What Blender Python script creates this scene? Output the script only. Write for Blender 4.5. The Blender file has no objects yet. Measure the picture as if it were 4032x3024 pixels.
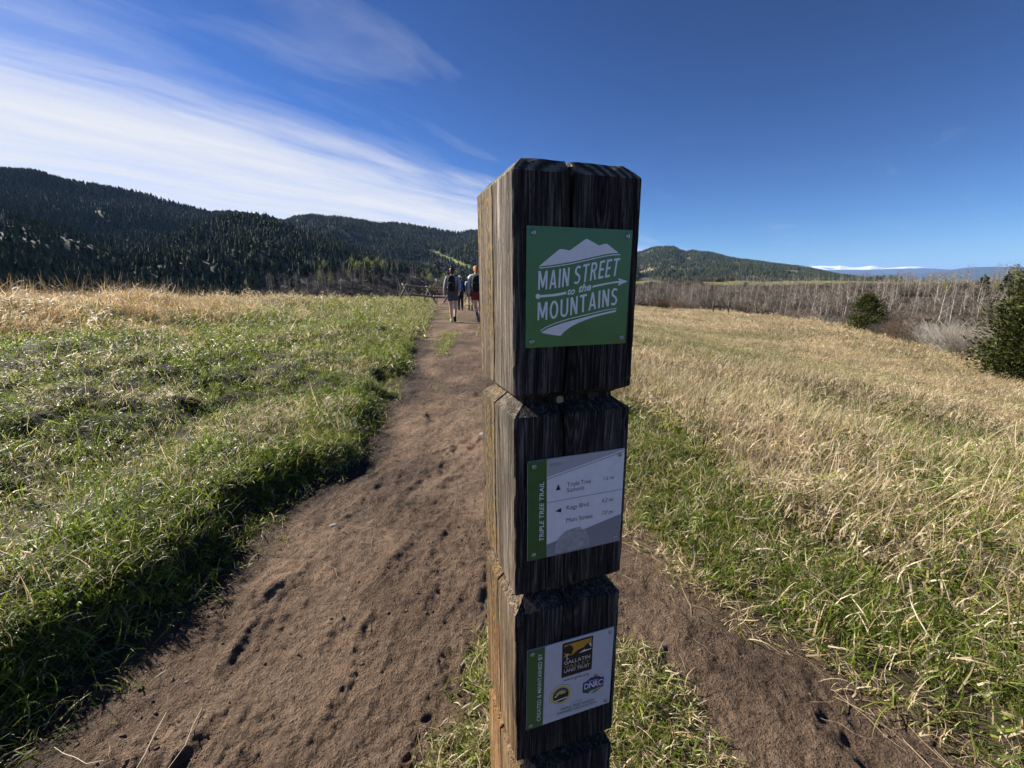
import bpy, bmesh, math, random
import numpy as np
from mathutils import Vector, Matrix, Euler

scene = bpy.context.scene
col = scene.collection
R = math.radians

# ------------------------------------------------------------------ camera
CAM_H = 1.2
cam_data = bpy.data.cameras.new("camera")
cam_data.sensor_fit = 'HORIZONTAL'
cam_data.sensor_width = 36.0
cam_data.lens = 36.0 * 1700.0 / 4032.0
cam_data.clip_start = 0.02
cam_data.clip_end = 300000.0
cam = bpy.data.objects.new("camera", cam_data)
col.objects.link(cam)
_p, _r = R(12.737), R(-0.444)
_f = Vector((0, math.cos(_p), -math.sin(_p)))
_u0 = Vector((0, math.sin(_p), math.cos(_p)))
_r0 = Vector((1, 0, 0))
_rt = _r0 * math.cos(_r) + _u0 * math.sin(_r)
_up = _u0 * math.cos(_r) - _r0 * math.sin(_r)
cam.matrix_world = Matrix(((_rt.x, _up.x, -_f.x, 0), (_rt.y, _up.y, -_f.y, 0), (_rt.z, _up.z, -_f.z, CAM_H), (0, 0, 0, 1)))
scene.camera = cam

HAZE = 2.4e-5            # density of the air, per metre

# ------------------------------------------------------------------ node helpers
def nd(nt, typ, **kw):
    n = nt.nodes.new(typ)
    for k, v in kw.items():
        if k.startswith('i_'):
            n.inputs[k[2:].replace('_', ' ')].default_value = v
        else:
            setattr(n, k, v)
    return n

def lk(nt, a, b):
    nt.links.new(a, b)

def math_n(nt, op, a, b=None, c=None, clamp=False):
    n = nt.nodes.new('ShaderNodeMath'); n.operation = op; n.use_clamp = clamp
    for i, v in enumerate((a, b, c)):
        if v is None: continue
        if isinstance(v, (int, float)): n.inputs[i].default_value = v
        else: nt.links.new(v, n.inputs[i])
    return n.outputs[0]

def ramp(nt, fac, stops, interp='LINEAR'):
    n = nt.nodes.new('ShaderNodeValToRGB'); n.color_ramp.interpolation = interp
    els = n.color_ramp.elements
    while len(els) < len(stops): els.new(0.5)
    for e, (p, c) in zip(els, stops):
        e.position = p
        e.color = (c, c, c, 1) if isinstance(c, (int, float)) else (*c, 1)
    if fac is not None: nt.links.new(fac, n.inputs[0])
    return n.outputs[0]

def mix(nt, fac, a, b, mode='MIX'):
    n = nt.nodes.new('ShaderNodeMix'); n.data_type = 'RGBA'; n.blend_type = mode
    for sock, v in ((n.inputs[0], fac), (n.inputs[6], a), (n.inputs[7], b)):
        if isinstance(v, (int, float)): sock.default_value = v
        elif isinstance(v, tuple): sock.default_value = (*v, 1)
        else: nt.links.new(v, sock)
    return n.outputs[2]

def noise(nt, vec, scale, detail=4, rough=0.55, dist=0.0, out=0):
    n = nt.nodes.new('ShaderNodeTexNoise')
    n.inputs['Scale'].default_value = scale; n.inputs['Detail'].default_value = detail
    n.inputs['Roughness'].default_value = rough; n.inputs['Distortion'].default_value = dist
    if vec is not None: nt.links.new(vec, n.inputs['Vector'])
    return n.outputs[out]

def mapping(nt, vec, scale=(1, 1, 1), loc=(0, 0, 0), rot=(0, 0, 0)):
    n = nt.nodes.new('ShaderNodeMapping')
    n.inputs['Scale'].default_value = scale; n.inputs['Location'].default_value = loc; n.inputs['Rotation'].default_value = rot
    nt.links.new(vec, n.inputs['Vector'])
    return n.outputs[0]

# ------------------------------------------------------------------ sun and sky
SUN_EL, SUN_LEFT = R(33.0), R(26.0)      # sun stands ahead-left of the camera
to_sun = Vector((-math.cos(SUN_LEFT) * math.cos(SUN_EL), math.sin(SUN_LEFT) * math.cos(SUN_EL), math.sin(SUN_EL)))
sun_data = bpy.data.lights.new("sun", 'SUN')
sun_data.energy = 5.0
sun_data.angle = R(0.53)
sun_data.color = (1.0, 0.95, 0.88)
sun = bpy.data.objects.new("sun", sun_data)
col.objects.link(sun)
sun.rotation_euler = (-to_sun).to_track_quat('-Z', 'Y').to_euler()

world = bpy.data.worlds.new("World")
scene.world = world
world.use_nodes = True
wt = world.node_tree
wt.nodes.clear()
w_out = nd(wt, 'ShaderNodeOutputWorld')
w_bg = nd(wt, 'ShaderNodeBackground'); w_bg.inputs['Strength'].default_value = 0.055
lk(wt, w_bg.outputs[0], w_out.inputs[0])
sky = nd(wt, 'ShaderNodeTexSky', sky_type='NISHITA')
sky.sun_disc = False
sky.sun_elevation = SUN_EL
sky.sun_rotation = math.atan2(to_sun.x, to_sun.y)
sky.altitude = 1600.0
sky.air_density = 1.0
sky.dust_density = 0.25
sky.ozone_density = 2.2
tc = nd(wt, 'ShaderNodeTexCoord')
sep = nd(wt, 'ShaderNodeSeparateXYZ'); lk(wt, tc.outputs['Generated'], sep.inputs[0])
# cirrus sheet: the sky direction met with a flat layer overhead
zc = math_n(wt, 'ADD', math_n(wt, 'MAXIMUM', sep.outputs[2], 0.0), 0.035)
cx = math_n(wt, 'DIVIDE', sep.outputs[0], zc)
cy = math_n(wt, 'DIVIDE', sep.outputs[1], zc)
cmb = nd(wt, 'ShaderNodeCombineXYZ'); lk(wt, cx, cmb.inputs[0]); lk(wt, cy, cmb.inputs[1])
warp = noise(wt, mapping(wt, cmb.outputs[0], (0.30, 0.30, 1)), 1.0, 3, 0.5, out=1)
vadd = nd(wt, 'ShaderNodeVectorMath', operation='MULTIPLY_ADD')
lk(wt, warp, vadd.inputs[0]); vadd.inputs[1].default_value = (1.0, 1.0, 0); lk(wt, cmb.outputs[0], vadd.inputs[2])
EDGE_ROT = R(-57.0)
rotd = mapping(wt, vadd.outputs[0], (1, 1, 1), (0, 0, 0), (0, 0, EDGE_ROT))   # x now runs along the sheet's edge
streak = noise(wt, mapping(wt, rotd, (0.22, 0.95, 1)), 1.0, 7, 0.6, 0.4)
fine = noise(wt, mapping(wt, rotd, (0.7, 3.2, 1), (3, 7, 0)), 1.0, 6, 0.62, 0.3)
edge = math_n(wt, 'SUBTRACT', cy, math_n(wt, 'MULTIPLY_ADD', cx, 1.62, 4.05))   # > 0 inside the sheet
dens = math_n(wt, 'MULTIPLY_ADD', edge, 0.30, 0.16)
dens = math_n(wt, 'MINIMUM', dens, 0.84)
dens = math_n(wt, 'ADD', dens, math_n(wt, 'MULTIPLY', math_n(wt, 'SUBTRACT', streak, 0.5), 1.05))
dens = math_n(wt, 'ADD', dens, math_n(wt, 'MULTIPLY', math_n(wt, 'SUBTRACT', fine, 0.5), 0.9))
cl1 = ramp(wt, dens, [(0.0, 0.0), (0.25, 0.18), (0.6, 0.72), (0.95, 1.0)])
# a few loose wisps elsewhere
wisp = noise(wt, mapping(wt, rotd, (0.45, 1.6, 1), (11, 4, 0)), 1.0, 6, 0.62, 0.6)
cl2 = ramp(wt, wisp, [(0.60, 0.0), (0.85, 0.22)])
cloud = math_n(wt, 'MAXIMUM', cl1, cl2)
cloud = math_n(wt, 'MULTIPLY', cloud, ramp(wt, sep.outputs[2], [(0.0, 0.55), (0.05, 1.0)]))
# deep, clear mountain sky
gam = nd(wt, 'ShaderNodeGamma'); gam.inputs['Gamma'].default_value = 1.65
lk(wt, sky.outputs[0], gam.inputs['Color'])
deep = mix(wt, 1.0, gam.outputs[0], (0.158, 0.198, 0.246), 'MULTIPLY')
skycol = mix(wt, cloud, deep, (6.1, 6.15, 6.3))
lk(wt, skycol, w_bg.inputs['Color'])

scene.view_settings.view_transform = 'Standard'
scene.view_settings.look = 'None'
scene.view_settings.exposure = 1.38
scene.view_settings.gamma = 1.0
scene.view_settings.use_curve_mapping = False
scene.render.engine = 'CYCLES'
cy_ = scene.cycles
cy_.use_denoising = True
cy_.use_adaptive_sampling = True
cy_.adaptive_threshold = 0.025
cy_.adaptive_min_samples = 24
cy_.max_bounces = 4
cy_.diffuse_bounces = 2
cy_.glossy_bounces = 2
cy_.transmission_bounces = 3
cy_.volume_bounces = 0
cy_.transparent_max_bounces = 6
cy_.caustics_reflective = False
cy_.caustics_refractive = False

# ------------------------------------------------------------------ numpy noise
rng = np.random.default_rng(7)
random.seed(7)

def _hash(ix, iy, seed):
    h = (ix.astype(np.int64) * 374761393 + iy.astype(np.int64) * 668265263 + seed * 1442695041) & 0x7fffffff
    h = ((h ^ (h >> 13)) * 1274126177) & 0x7fffffff
    h = ((h ^ (h >> 15)) * 2246822519) & 0x7fffffff
    return (h & 0xffffff) / float(0xffffff)

def vnoise(x, y, seed=0):
    x = np.asarray(x, float); y = np.asarray(y, float)
    ix = np.floor(x); iy = np.floor(y)
    fx = x - ix; fy = y - iy
    fx = fx * fx * fx * (fx * (fx * 6 - 15) + 10); fy = fy * fy * fy * (fy * (fy * 6 - 15) + 10)
    ix = ix.astype(np.int64); iy = iy.astype(np.int64)
    a = _hash(ix, iy, seed); b = _hash(ix + 1, iy, seed); c = _hash(ix, iy + 1, seed); d = _hash(ix + 1, iy + 1, seed)
    return (a * (1 - fx) + b * fx) * (1 - fy) + (c * (1 - fx) + d * fx) * fy * 1.0

def fbm(x, y, seed=0, octv=4, gain=0.5, lac=2.03):
    s = 0; a = 1; t = 0
    for i in range(octv):
        s = s + a * vnoise(x, y, seed + i * 17); t += a
        a *= gain; x = np.asarray(x) * lac + 3.7; y = np.asarray(y) * lac - 1.3
    return s / t          # 0..1

def sstep(a, b, x):
    t = np.clip((np.asarray(x, float) - a) / (b - a), 0, 1)
    return t * t * (3 - 2 * t)

# ------------------------------------------------------------------ object helpers
def tag(o, label=None, cat=None, group=None, kind=None):
    if label: o["label"] = label
    if cat: o["category"] = cat
    if group: o["group"] = group
    if kind: o["kind"] = kind
    return o

def link(o, parent=None):
    col.objects.link(o)
    if parent: o.parent = parent
    return o

def empty(name, loc=(0, 0, 0), rz=0.0):
    o = bpy.data.objects.new(name, None)
    o.empty_display_size = 0.2
    o.location = loc; o.rotation_euler = (0, 0, rz)
    return link(o)

def to_mesh(name, verts, faces, mats=(), smooth=False, midx=None):
    me = bpy.data.meshes.new(name)
    me.from_pydata([tuple(v) for v in verts], [], [tuple(f) for f in faces])
    for m in (mats if isinstance(mats, (list, tuple)) else [mats]):
        me.materials.append(m)
    if midx is not None: me.polygons.foreach_set('material_index', np.asarray(midx, np.int32))
    if smooth: me.polygons.foreach_set('use_smooth', np.ones(len(me.polygons), bool))
    me.update()
    return me

def quads_mesh(name, V, Q, mat, smooth=True):
    """fast path for large quad meshes (numpy arrays)"""
    me = bpy.data.meshes.new(name)
    nv, nq = len(V), len(Q)
    me.vertices.add(nv); me.vertices.foreach_set('co', np.ascontiguousarray(V, np.float32).ravel())
    me.loops.add(nq * 4); me.loops.foreach_set('vertex_index', np.ascontiguousarray(Q, np.int32).ravel())
    me.polygons.add(nq)
    me.polygons.foreach_set('loop_start', np.arange(0, nq * 4, 4, dtype=np.int32))
    me.polygons.foreach_set('loop_total', np.full(nq, 4, np.int32))
    me.materials.append(mat)
    me.update(calc_edges=True)
    if smooth: me.polygons.foreach_set('use_smooth', np.ones(nq, bool))
    me.validate()
    return me

def tris_mesh(name, V, T, mat, smooth=False):
    me = bpy.data.meshes.new(name)
    nv, nq = len(V), len(T)
    me.vertices.add(nv); me.vertices.foreach_set('co', np.ascontiguousarray(V, np.float32).ravel())
    me.loops.add(nq * 3); me.loops.foreach_set('vertex_index', np.ascontiguousarray(T, np.int32).ravel())
    me.polygons.add(nq)
    me.polygons.foreach_set('loop_start', np.arange(0, nq * 3, 3, dtype=np.int32))
    me.polygons.foreach_set('loop_total', np.full(nq, 3, np.int32))
    me.materials.append(mat)
    me.update(calc_edges=True)
    if smooth: me.polygons.foreach_set('use_smooth', np.ones(nq, bool))
    return me

def obj(name, me, parent=None):
    return link(bpy.data.objects.new(name, me), parent)

def copy_tree(o, parent=None):
    c = o.copy(); col.objects.link(c); c.parent = parent
    for ch in o.children: copy_tree(ch, c)
    return c

class MB:
    """collects simple shapes into one mesh"""
    def __init__(s): s.v = []; s.f = []
    def tube(s, pts, rads, sides=6, cap=True):
        pts = [Vector(p) for p in pts]
        base = len(s.v)
        prev = None
        for i, p in enumerate(pts):
            t = (pts[min(i + 1, len(pts) - 1)] - pts[max(i - 1, 0)])
            if t.length < 1e-9: t = Vector((0, 0, 1))
            t.normalize()
            a = t.orthogonal() if prev is None else (prev - t * prev.dot(t))
            if a.length < 1e-6: a = t.orthogonal()
            a.normalize(); prev = a
            b = t.cross(a)
            for k in range(sides):
                an = 2 * math.pi * k / sides
                s.v.append(p + (a * math.cos(an) + b * math.sin(an)) * rads[i])
        for i in range(len(pts) - 1):
            for k in range(sides):
                k2 = (k + 1) % sides
                s.f.append((base + i * sides + k, base + i * sides + k2, base + (i + 1) * sides + k2, base + (i + 1) * sides + k))
        if cap:
            s.f.append(tuple(base + k for k in reversed(range(sides))))
            s.f.append(tuple(base + (len(pts) - 1) * sides + k for k in range(sides)))
        return s
    def box(s, c, d, M=None):
        b = len(s.v)
        for z in (-1, 1):
            for y in (-1, 1):
                for x in (-1, 1):
                    p = Vector((x * d[0] / 2, y * d[1] / 2, z * d[2] / 2))
                    if M is not None: p = M @ p
                    s.v.append(p + Vector(c))
        for q in ((0, 2, 3, 1), (4, 5, 7, 6), (0, 1, 5, 4), (2, 6, 7, 3), (0, 4, 6, 2), (1, 3, 7, 5)):
            s.f.append(tuple(b + i for i in q))
        return s
    def build(s, name, mat, parent=None, smooth=False):
        return obj(name, to_mesh(name, s.v, s.f, mat, smooth), parent)
    def mesh(s, name, mat, smooth=False):
        return to_mesh(name, s.v, s.f, mat, smooth)

# ------------------------------------------------------------------ materials
def new_mat(name):
    m = bpy.data.materials.new(name); m.use_nodes = True
    nt = m.node_tree; nt.nodes.clear()
    out = nd(nt, 'ShaderNodeOutputMaterial')
    b = nd(nt, 'ShaderNodeBsdfPrincipled')
    lk(nt, b.outputs[0], out.inputs[0])
    return m, nt, b, out

def simple(name, c, rough=0.7, var=0.15, scale=30.0, metal=0.0, spec=0.4, bump=0.0):
    m, nt, b, out = new_mat(name)
    t = nd(nt, 'ShaderNodeTexCoord')
    n = noise(nt, t.outputs['Object'], scale, 4)
    lo = tuple(x * (1 - var) for x in c); hi = tuple(min(1, x * (1 + var)) for x in c)
    lk(nt, ramp(nt, n, [(0.3, lo), (0.7, hi)]), b.inputs['Base Color'])
    b.inputs['Roughness'].default_value = rough; b.inputs['Metallic'].default_value = metal
    b.inputs['Specular IOR Level'].default_value = spec
    if bump:
        bp = nd(nt, 'ShaderNodeBump'); bp.inputs['Strength'].default_value = bump; bp.inputs['Distance'].default_value = 0.01
        lk(nt, n, bp.inputs['Height']); lk(nt, bp.outputs[0], b.inputs['Normal'])
    return m

def foliage(name, stops, rough=0.5, trans=0.25, attr='b', spec=0.35, obj_var=0.25, tint=None):
    """leaf / blade material: colour picked along `stops` by the per-piece attribute"""
    m, nt, b, out = new_mat(name)
    at = nd(nt, 'ShaderNodeAttribute', attribute_name=attr)
    c = ramp(nt, at.outputs['Fac'], stops)
    oi = nd(nt, 'ShaderNodeObjectInfo')
    v = math_n(nt, 'MULTIPLY_ADD', oi.outputs['Random'], obj_var * 2, 1 - obj_var)
    hv = nd(nt, 'ShaderNodeHueSaturation'); lk(nt, c, hv.inputs['Color']); lk(nt, v, hv.inputs['Value'])
    lk(nt, hv.outputs[0], b.inputs['Base Color'])
    b.inputs['Roughness'].default_value = rough
    b.inputs['Specular IOR Level'].default_value = spec
    if trans > 0:
        tr = nd(nt, 'ShaderNodeBsdfTranslucent'); lk(nt, hv.outputs[0], tr.inputs['Color'])
        ms = nd(nt, 'ShaderNodeMixShader'); ms.inputs[0].default_value = trans
        lk(nt, b.outputs[0], ms.inputs[1]); lk(nt, tr.outputs[0], ms.inputs[2]); lk(nt, ms.outputs[0], out.inputs[0])
    return m

def blade_mat(name, greens, straws, rough=0.46, trans=0.46, spec=0.40):
    """grass: each blade is green or straw, the share of straw given per clump ('tint')"""
    m, nt, b, out = new_mat(name)
    at = nd(nt, 'ShaderNodeAttribute', attribute_name='b')
    ti = nd(nt, 'ShaderNodeAttribute', attribute_name='tint', attribute_type='INSTANCER')
    v = nd(nt, 'ShaderNodeAttribute', attribute_name='tone', attribute_type='INSTANCER')
    sepc = nd(nt, 'ShaderNodeSeparateColor'); lk(nt, at.outputs['Color'], sepc.inputs[0])
    isd = math_n(nt, 'LESS_THAN', sepc.outputs[0], ti.outputs['Fac'])
    g = ramp(nt, sepc.outputs[1], greens); s = ramp(nt, sepc.outputs[1], straws)
    c = mix(nt, isd, g, s)
    hv = nd(nt, 'ShaderNodeHueSaturation'); lk(nt, c, hv.inputs['Color']); lk(nt, v.outputs['Fac'], hv.inputs['Value'])
    lk(nt, hv.outputs[0], b.inputs['Base Color'])
    b.inputs['Roughness'].default_value = rough; b.inputs['Specular IOR Level'].default_value = spec
    tr = nd(nt, 'ShaderNodeBsdfTranslucent'); lk(nt, hv.outputs[0], tr.inputs['Color'])
    ms = nd(nt, 'ShaderNodeMixShader'); ms.inputs[0].default_value = trans
    lk(nt, b.outputs[0], ms.inputs[1]); lk(nt, tr.outputs[0], ms.inputs[2]); lk(nt, ms.outputs[0], out.inputs[0])
    return m

def ground_mat(name, dirt=False):
    m, nt, b, out = new_mat(name)
    ca = nd(nt, 'ShaderNodeAttribute', attribute_name='Col')
    t = nd(nt, 'ShaderNodeTexCoord'); P = t.outputs['Object']
    if dirt:
        n1 = noise(nt, P, 3.2, 5, 0.6, 0.3); n2 = noise(nt, P, 26, 6, 0.65, 0.2); n3 = noise(nt, P, 140, 4, 0.6)
        k = math_n(nt, 'ADD', math_n(nt, 'MULTIPLY', n1, 0.30), math_n(nt, 'ADD', math_n(nt, 'MULTIPLY', n2, 0.35), math_n(nt, 'MULTIPLY', n3, 0.35)))
        f = ramp(nt, k, [(0.38, 0.42), (0.5, 0.95), (0.62, 1.6)])
        c = mix(nt, 1.0, ca.outputs['Color'], f, 'MULTIPLY')
        # pale grit and dark crumbs
        vo = nd(nt, 'ShaderNodeTexVoronoi'); vo.inputs['Scale'].default_value = 90; lk(nt, P, vo.inputs['Vector'])
        c = mix(nt, math_n(nt, 'MULTIPLY', ramp(nt, vo.outputs['Distance'], [(0.08, 1.0), (0.16, 0.0)]), ramp(nt, n2, [(0.52, 0.0), (0.62, 0.8)])), c, (0.33, 0.27, 0.21))
        lk(nt, c, b.inputs['Base Color'])
        h = math_n(nt, 'ADD', math_n(nt, 'MULTIPLY', n2, 1.0), math_n(nt, 'MULTIPLY', n3, 0.55))
        bp = nd(nt, 'ShaderNodeBump'); bp.inputs['Strength'].default_value = 1.0; bp.inputs['Distance'].default_value = 0.055
        lk(nt, h, bp.inputs['Height']); lk(nt, bp.outputs[0], b.inputs['Normal'])
    else:
        n1 = noise(nt, P, 0.35, 4, 0.6); n2 = noise(nt, P, 16, 8, 0.75, 0.6)
        k = math_n(nt, 'ADD', math_n(nt, 'MULTIPLY', n1, 0.5), math_n(nt, 'MULTIPLY', n2, 0.5))
        c = mix(nt, 1.0, ca.outputs['Color'], ramp(nt, k, [(0.38, 0.35), (0.5, 0.9), (0.62, 1.6)]), 'MULTIPLY')
        lk(nt, c, b.inputs['Base Color'])
        bp = nd(nt, 'ShaderNodeBump'); bp.inputs['Strength'].default_value = 0.6; bp.inputs['Distance'].default_value = 0.03
        lk(nt, n2, bp.inputs['Height']); lk(nt, bp.outputs[0], b.inputs['Normal'])
    b.inputs['Roughness'].default_value = 0.95
    b.inputs['Specular IOR Level'].default_value = 0.15
    return m

M_GROUND = ground_mat('meadow_soil')
M_DIRT = ground_mat('trail_dirt', True)
M_HILL = ground_mat('hill_soil')

def set_col(me, C):
    a = me.color_attributes.new('Col', 'FLOAT_COLOR', 'POINT')
    c4 = np.ones((len(me.vertices), 4), np.float32); c4[:, :3] = C
    a.data.foreach_set('color', c4.ravel())

# ================================================================== TERRAIN
PL_Y = [-6, 0, 0.87, 1.24, 1.69, 2.36, 2.81, 4.74, 7.2, 10.5, 14, 18, 24, 32, 45]
PL_X = [-1.55, -1.52, -1.50, -1.46, -1.38, -1.42, -1.28, -1.48, -1.9, -2.3, -2.75, -3.3, -4.1, -6.0, -9.0]
PR_Y = [-6, -2, 0, 0.5, 0.85, 0.96, 1.14, 1.28, 1.55, 1.97, 3, 5, 8, 12, 16, 22, 32, 45]
PR_X = [4.0, 2.7, 1.8, 1.45, 1.24, 1.17, 1.06, 0.93, 0.76, 0.60, 0.40, 0.08, -0.28, -0.8, -1.15, -1.75, -3.9, -7.2]

def path_edges(x, y):
    """signed distances past the left and right path edges, positive = inside the path"""
    nl = (fbm(x * 1.1, y * 1.5, 5, 3) - 0.5) * 0.62 + (vnoise(x * 6, y * 6, 8) - 0.5) * 0.09
    nr = (fbm(x * 1.3, y * 1.3, 6, 3) - 0.5) * 0.22 + (vnoise(x * 7, y * 7, 9) - 0.5) * 0.10
    L = x - np.interp(y, PL_Y, PL_X) + nl
    Rr = np.interp(y, PR_Y, PR_X) - x + nr
    return L, Rr

def tuft(x, y):
    """1 inside the island of grass round the post foot"""
    n = (fbm(x * 3, y * 3, 31, 3) - 0.5) * 0.25
    yy = np.interp(x, [-0.35, -0.2, -0.05, 0.2, 0.38, 0.5, 0.62], [0.3, 0.95, 1.33, 1.3, 1.22, 1.05, 0.4])
    return sstep(-0.10, 0.10, (yy - y) + n) * sstep(-0.42, -0.18, x) * (1 - sstep(0.48, 0.66, x))

E_AZ = [-180, -120, -60, -49, -35, -24, -13, -5, 5, 16, 26, 39, 50.5, 60, 120, 180]
E_R = [30, 24, 14, 14, 15, 22, 44, 52, 70, 88, 75, 51, 28, 24, 30, 30]

def ground_z(x, y, detail=True):
    x = np.asarray(x, float); y = np.asarray(y, float)
    r = np.hypot(x, y); az = np.degrees(np.arctan2(x, y))
    L, Rr = path_edges(x, y)
    near = 1 - sstep(30, 60, r)
    # swelling of the trail before it drops over the edge
    z = 0.13 * np.exp(-((r - 13.5) / 5.0) ** 2) * near
    # left bank and meadow rising to the left
    dl = -L
    bank = sstep(-0.05, 0.10, dl) * (0.15 + 0.12 * (fbm(x * 0.9, y * 0.9, 12, 3) - 0.3)) * (1 - 0.65 * sstep(4, 12, y))
    z = z + bank * near + 0.72 * sstep(0.2, 9.5, dl) * (1 - sstep(20, 45, r)) * (0.8 + 0.2 * sstep(2, 6, r))
    # right meadow falling away
    xr = np.maximum(x - 1.0, 0)
    z = z - 3.3 * (1 - np.exp(-(xr / 13.0) ** 1.2)) * sstep(0, 8, r)
    z = z + 0.03 * sstep(-0.02, 0.25, -Rr) * near
    # hummocks
    off = np.clip(np.maximum(dl, -Rr), 0, 1)
    hum = (fbm(x * 0.75, y * 0.75, 21, 4) - 0.5) * 0.40 + (fbm(x * 2.6, y * 2.6, 22, 3) - 0.5) * 0.18
    z = z + hum * sstep(0.0, 0.9, off) * sstep(0.6, 2.0, r) * (0.55 + 0.45 * sstep(-2, 1, dl)) * (1 - sstep(60, 120, r))
    # beyond the meadow's edge: down to the creek, then the far slopes
    E = np.interp(az, E_AZ, E_R) * (1 + 0.12 * (fbm(az * 0.12, az * 0 + 3.3, 41, 2) - 0.5))
    d = np.maximum(r - E, 0)
    right = sstep(4, 18, az)
    bottom = -9.5 * right + -13.0 * (1 - right)
    fall = sstep(0, 1, np.clip(d / np.where(az > 4, 45.0, 80.0), 0, 1))
    z = z * (1 - fall) + bottom * fall
    crest = 5.2 + 1.5 * np.interp(az, [0, 16, 30, 40, 50, 70], [0, -0.3, -1.6, -2.4, -2.0, -2])
    rc = np.interp(az, [0, 16, 35, 50, 70], [380, 390, 360, 300, 260])
    rise = sstep(150, 1.0, 0) if False else np.clip((r - 135) / (rc - 135), 0, 1)
    rise = rise * rise * (3 - 2 * rise) * 0.55 + rise * 0.45
    z = z + (crest - bottom) * rise * right * (1 - 0.7 * sstep(500, 1500, r)) * sstep(0, 1, fall)
    z = z + (fbm(x * 0.02, y * 0.02, 51, 4) - 0.5) * (1.5 + 3.5 * right) * sstep(110, 220, r) * (1 - sstep(700, 2500, r))
    return z

# polar grid round the viewpoint: fine in the fields ahead, coarse behind
az_front = np.arange(-60, 60.01, 0.24)
az_back = np.concatenate([np.arange(62, 180, 4.0), np.arange(-180, -60.5, 4.0)])
az_all = np.radians(np.concatenate([az_front, az_back]))
rad = [0.45]
while rad[-1] < 70000:
    q = 1.0052 if rad[-1] < 5.0 else (1.012 if rad[-1] < 45 else (1.03 if rad[-1] < 600 else 1.09))
    rad.append(rad[-1] * q)
rad = np.array(rad)
AZ, RR = np.meshgrid(az_all, rad)
GX, GY = RR * np.sin(AZ), RR * np.cos(AZ)
GZ = ground_z(GX, GY)
L_, R_ = path_edges(GX, GY)
inside = np.minimum(L_, R_)
on_path = (inside > 0) & (GY < 48) & (GY > -8)
# trodden relief of the trail
nearm = RR < 12
px_, py_ = GX[nearm], GY[nearm]
k = sstep(-0.04, 0.10, inside[nearm])
def lumps(x, y, f, seed):
    """rounded clods: distance to the nearest of scattered centres"""
    gx, gy = np.floor(x * f), np.floor(y * f); best = np.full(x.shape, 9.0)
    for ox in (-1, 0, 1):
        for oy in (-1, 0, 1):
            cx_, cy_c = (gx + ox).astype(np.int64), (gy + oy).astype(np.int64)
            d_ = np.hypot(cx_ + _hash(cx_, cy_c, seed) - x * f, cy_c + _hash(cx_, cy_c, seed + 7) - y * f) / (0.55 + 0.6 * _hash(cx_, cy_c, seed + 13))
            best = np.minimum(best, d_)
    return np.clip(1 - best, 0, 1)
wx = px_ + 0.06 * (fbm(px_ * 6, py_ * 6, 68, 3) - 0.5); wy = py_ + 0.06 * (fbm(px_ * 6 + 9, py_ * 6, 69, 3) - 0.5)
# trampling runs aslant: ridges and hollows drawn out along the way people walk
sx_, sy_ = wx * 0.96 - wy * 0.28, wx * 0.28 + wy * 0.96
tramp = 0.35 + 0.9 * sstep(0.35, 0.65, fbm(px_ * 1.5, py_ * 1.2, 67, 3))
rel = (fbm(px_ * 2.0, py_ * 1.4, 61, 3) - 0.5) * 0.036
md_ = (fbm(sx_ * 10, sy_ * 3.4, 62, 4) - 0.5) * 0.034 * tramp
rel += np.where(md_ > 0, md_, md_ * 0.35)
rel += (fbm(sx_ * 4.2 + 3, sy_ * 2.3, 75, 3) - 0.5) * 0.034 * tramp
rel += lumps(sx_, sy_ * 0.8, 11, 71) * 0.009 * tramp
rel += lumps(wx, wy, 27, 72) * 0.0065 * (1.3 - 0.5 * tramp)
rel += lumps(px_, py_, 58, 73) * 0.0032 + np.abs(fbm(px_ * 45, py_ * 38, 64, 3) - 0.5) * 0.012
rel -= 0.010
fr = np.random.default_rng(21)
for i in range(120):
    t = 0.75 + 8.0 * fr.random() ** 1.6
    xl, xr_ = np.interp(t, PL_Y, PL_X), np.interp(t, PR_Y, PR_X)
    if t < 2 and fr.random() < 0.3: cxp = xl + (xr_ - xl) * (0.1 + 0.85 * fr.random())
    else: cxp = xl + 0.25 + (min(xr_, xl + 1.5) - xl - 0.35) * fr.random()
    ang = fr.normal(0.10, 0.35); ca, sa = math.cos(ang), math.sin(ang)
    dx, dy = px_ - cxp, py_ - t
    m = (np.abs(dx) < 0.3) & (np.abs(dy) < 0.3)
    if not m.any(): continue
    u = (dx[m] * ca + dy[m] * sa) / 0.048; v = (-dx[m] * sa + dy[m] * ca) / 0.135
    rho = (np.abs(u) ** 2.4 + np.abs(v) ** 2.4) ** (1 / 2.4)
    dep = 0.004 + 0.005 * fr.random()
    prof = -dep * (1 - sstep(0.55, 1.08, rho)) + dep * 0.5 * np.exp(-((rho - 1.28) / 0.2) ** 2)
    if fr.random() < 0.35: prof += 0.0025 * np.sin(v * 13) * (rho < 0.8)
    rel[m] += prof
GZ[nearm] += rel * k
GZ[~nearm] += ((fbm(GX[~nearm] * 2.5, GY[~nearm] * 2.0, 66, 3) - 0.5) * 0.04) * sstep(0, 0.2, inside[~nearm]) * on_path[~nearm]

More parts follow.
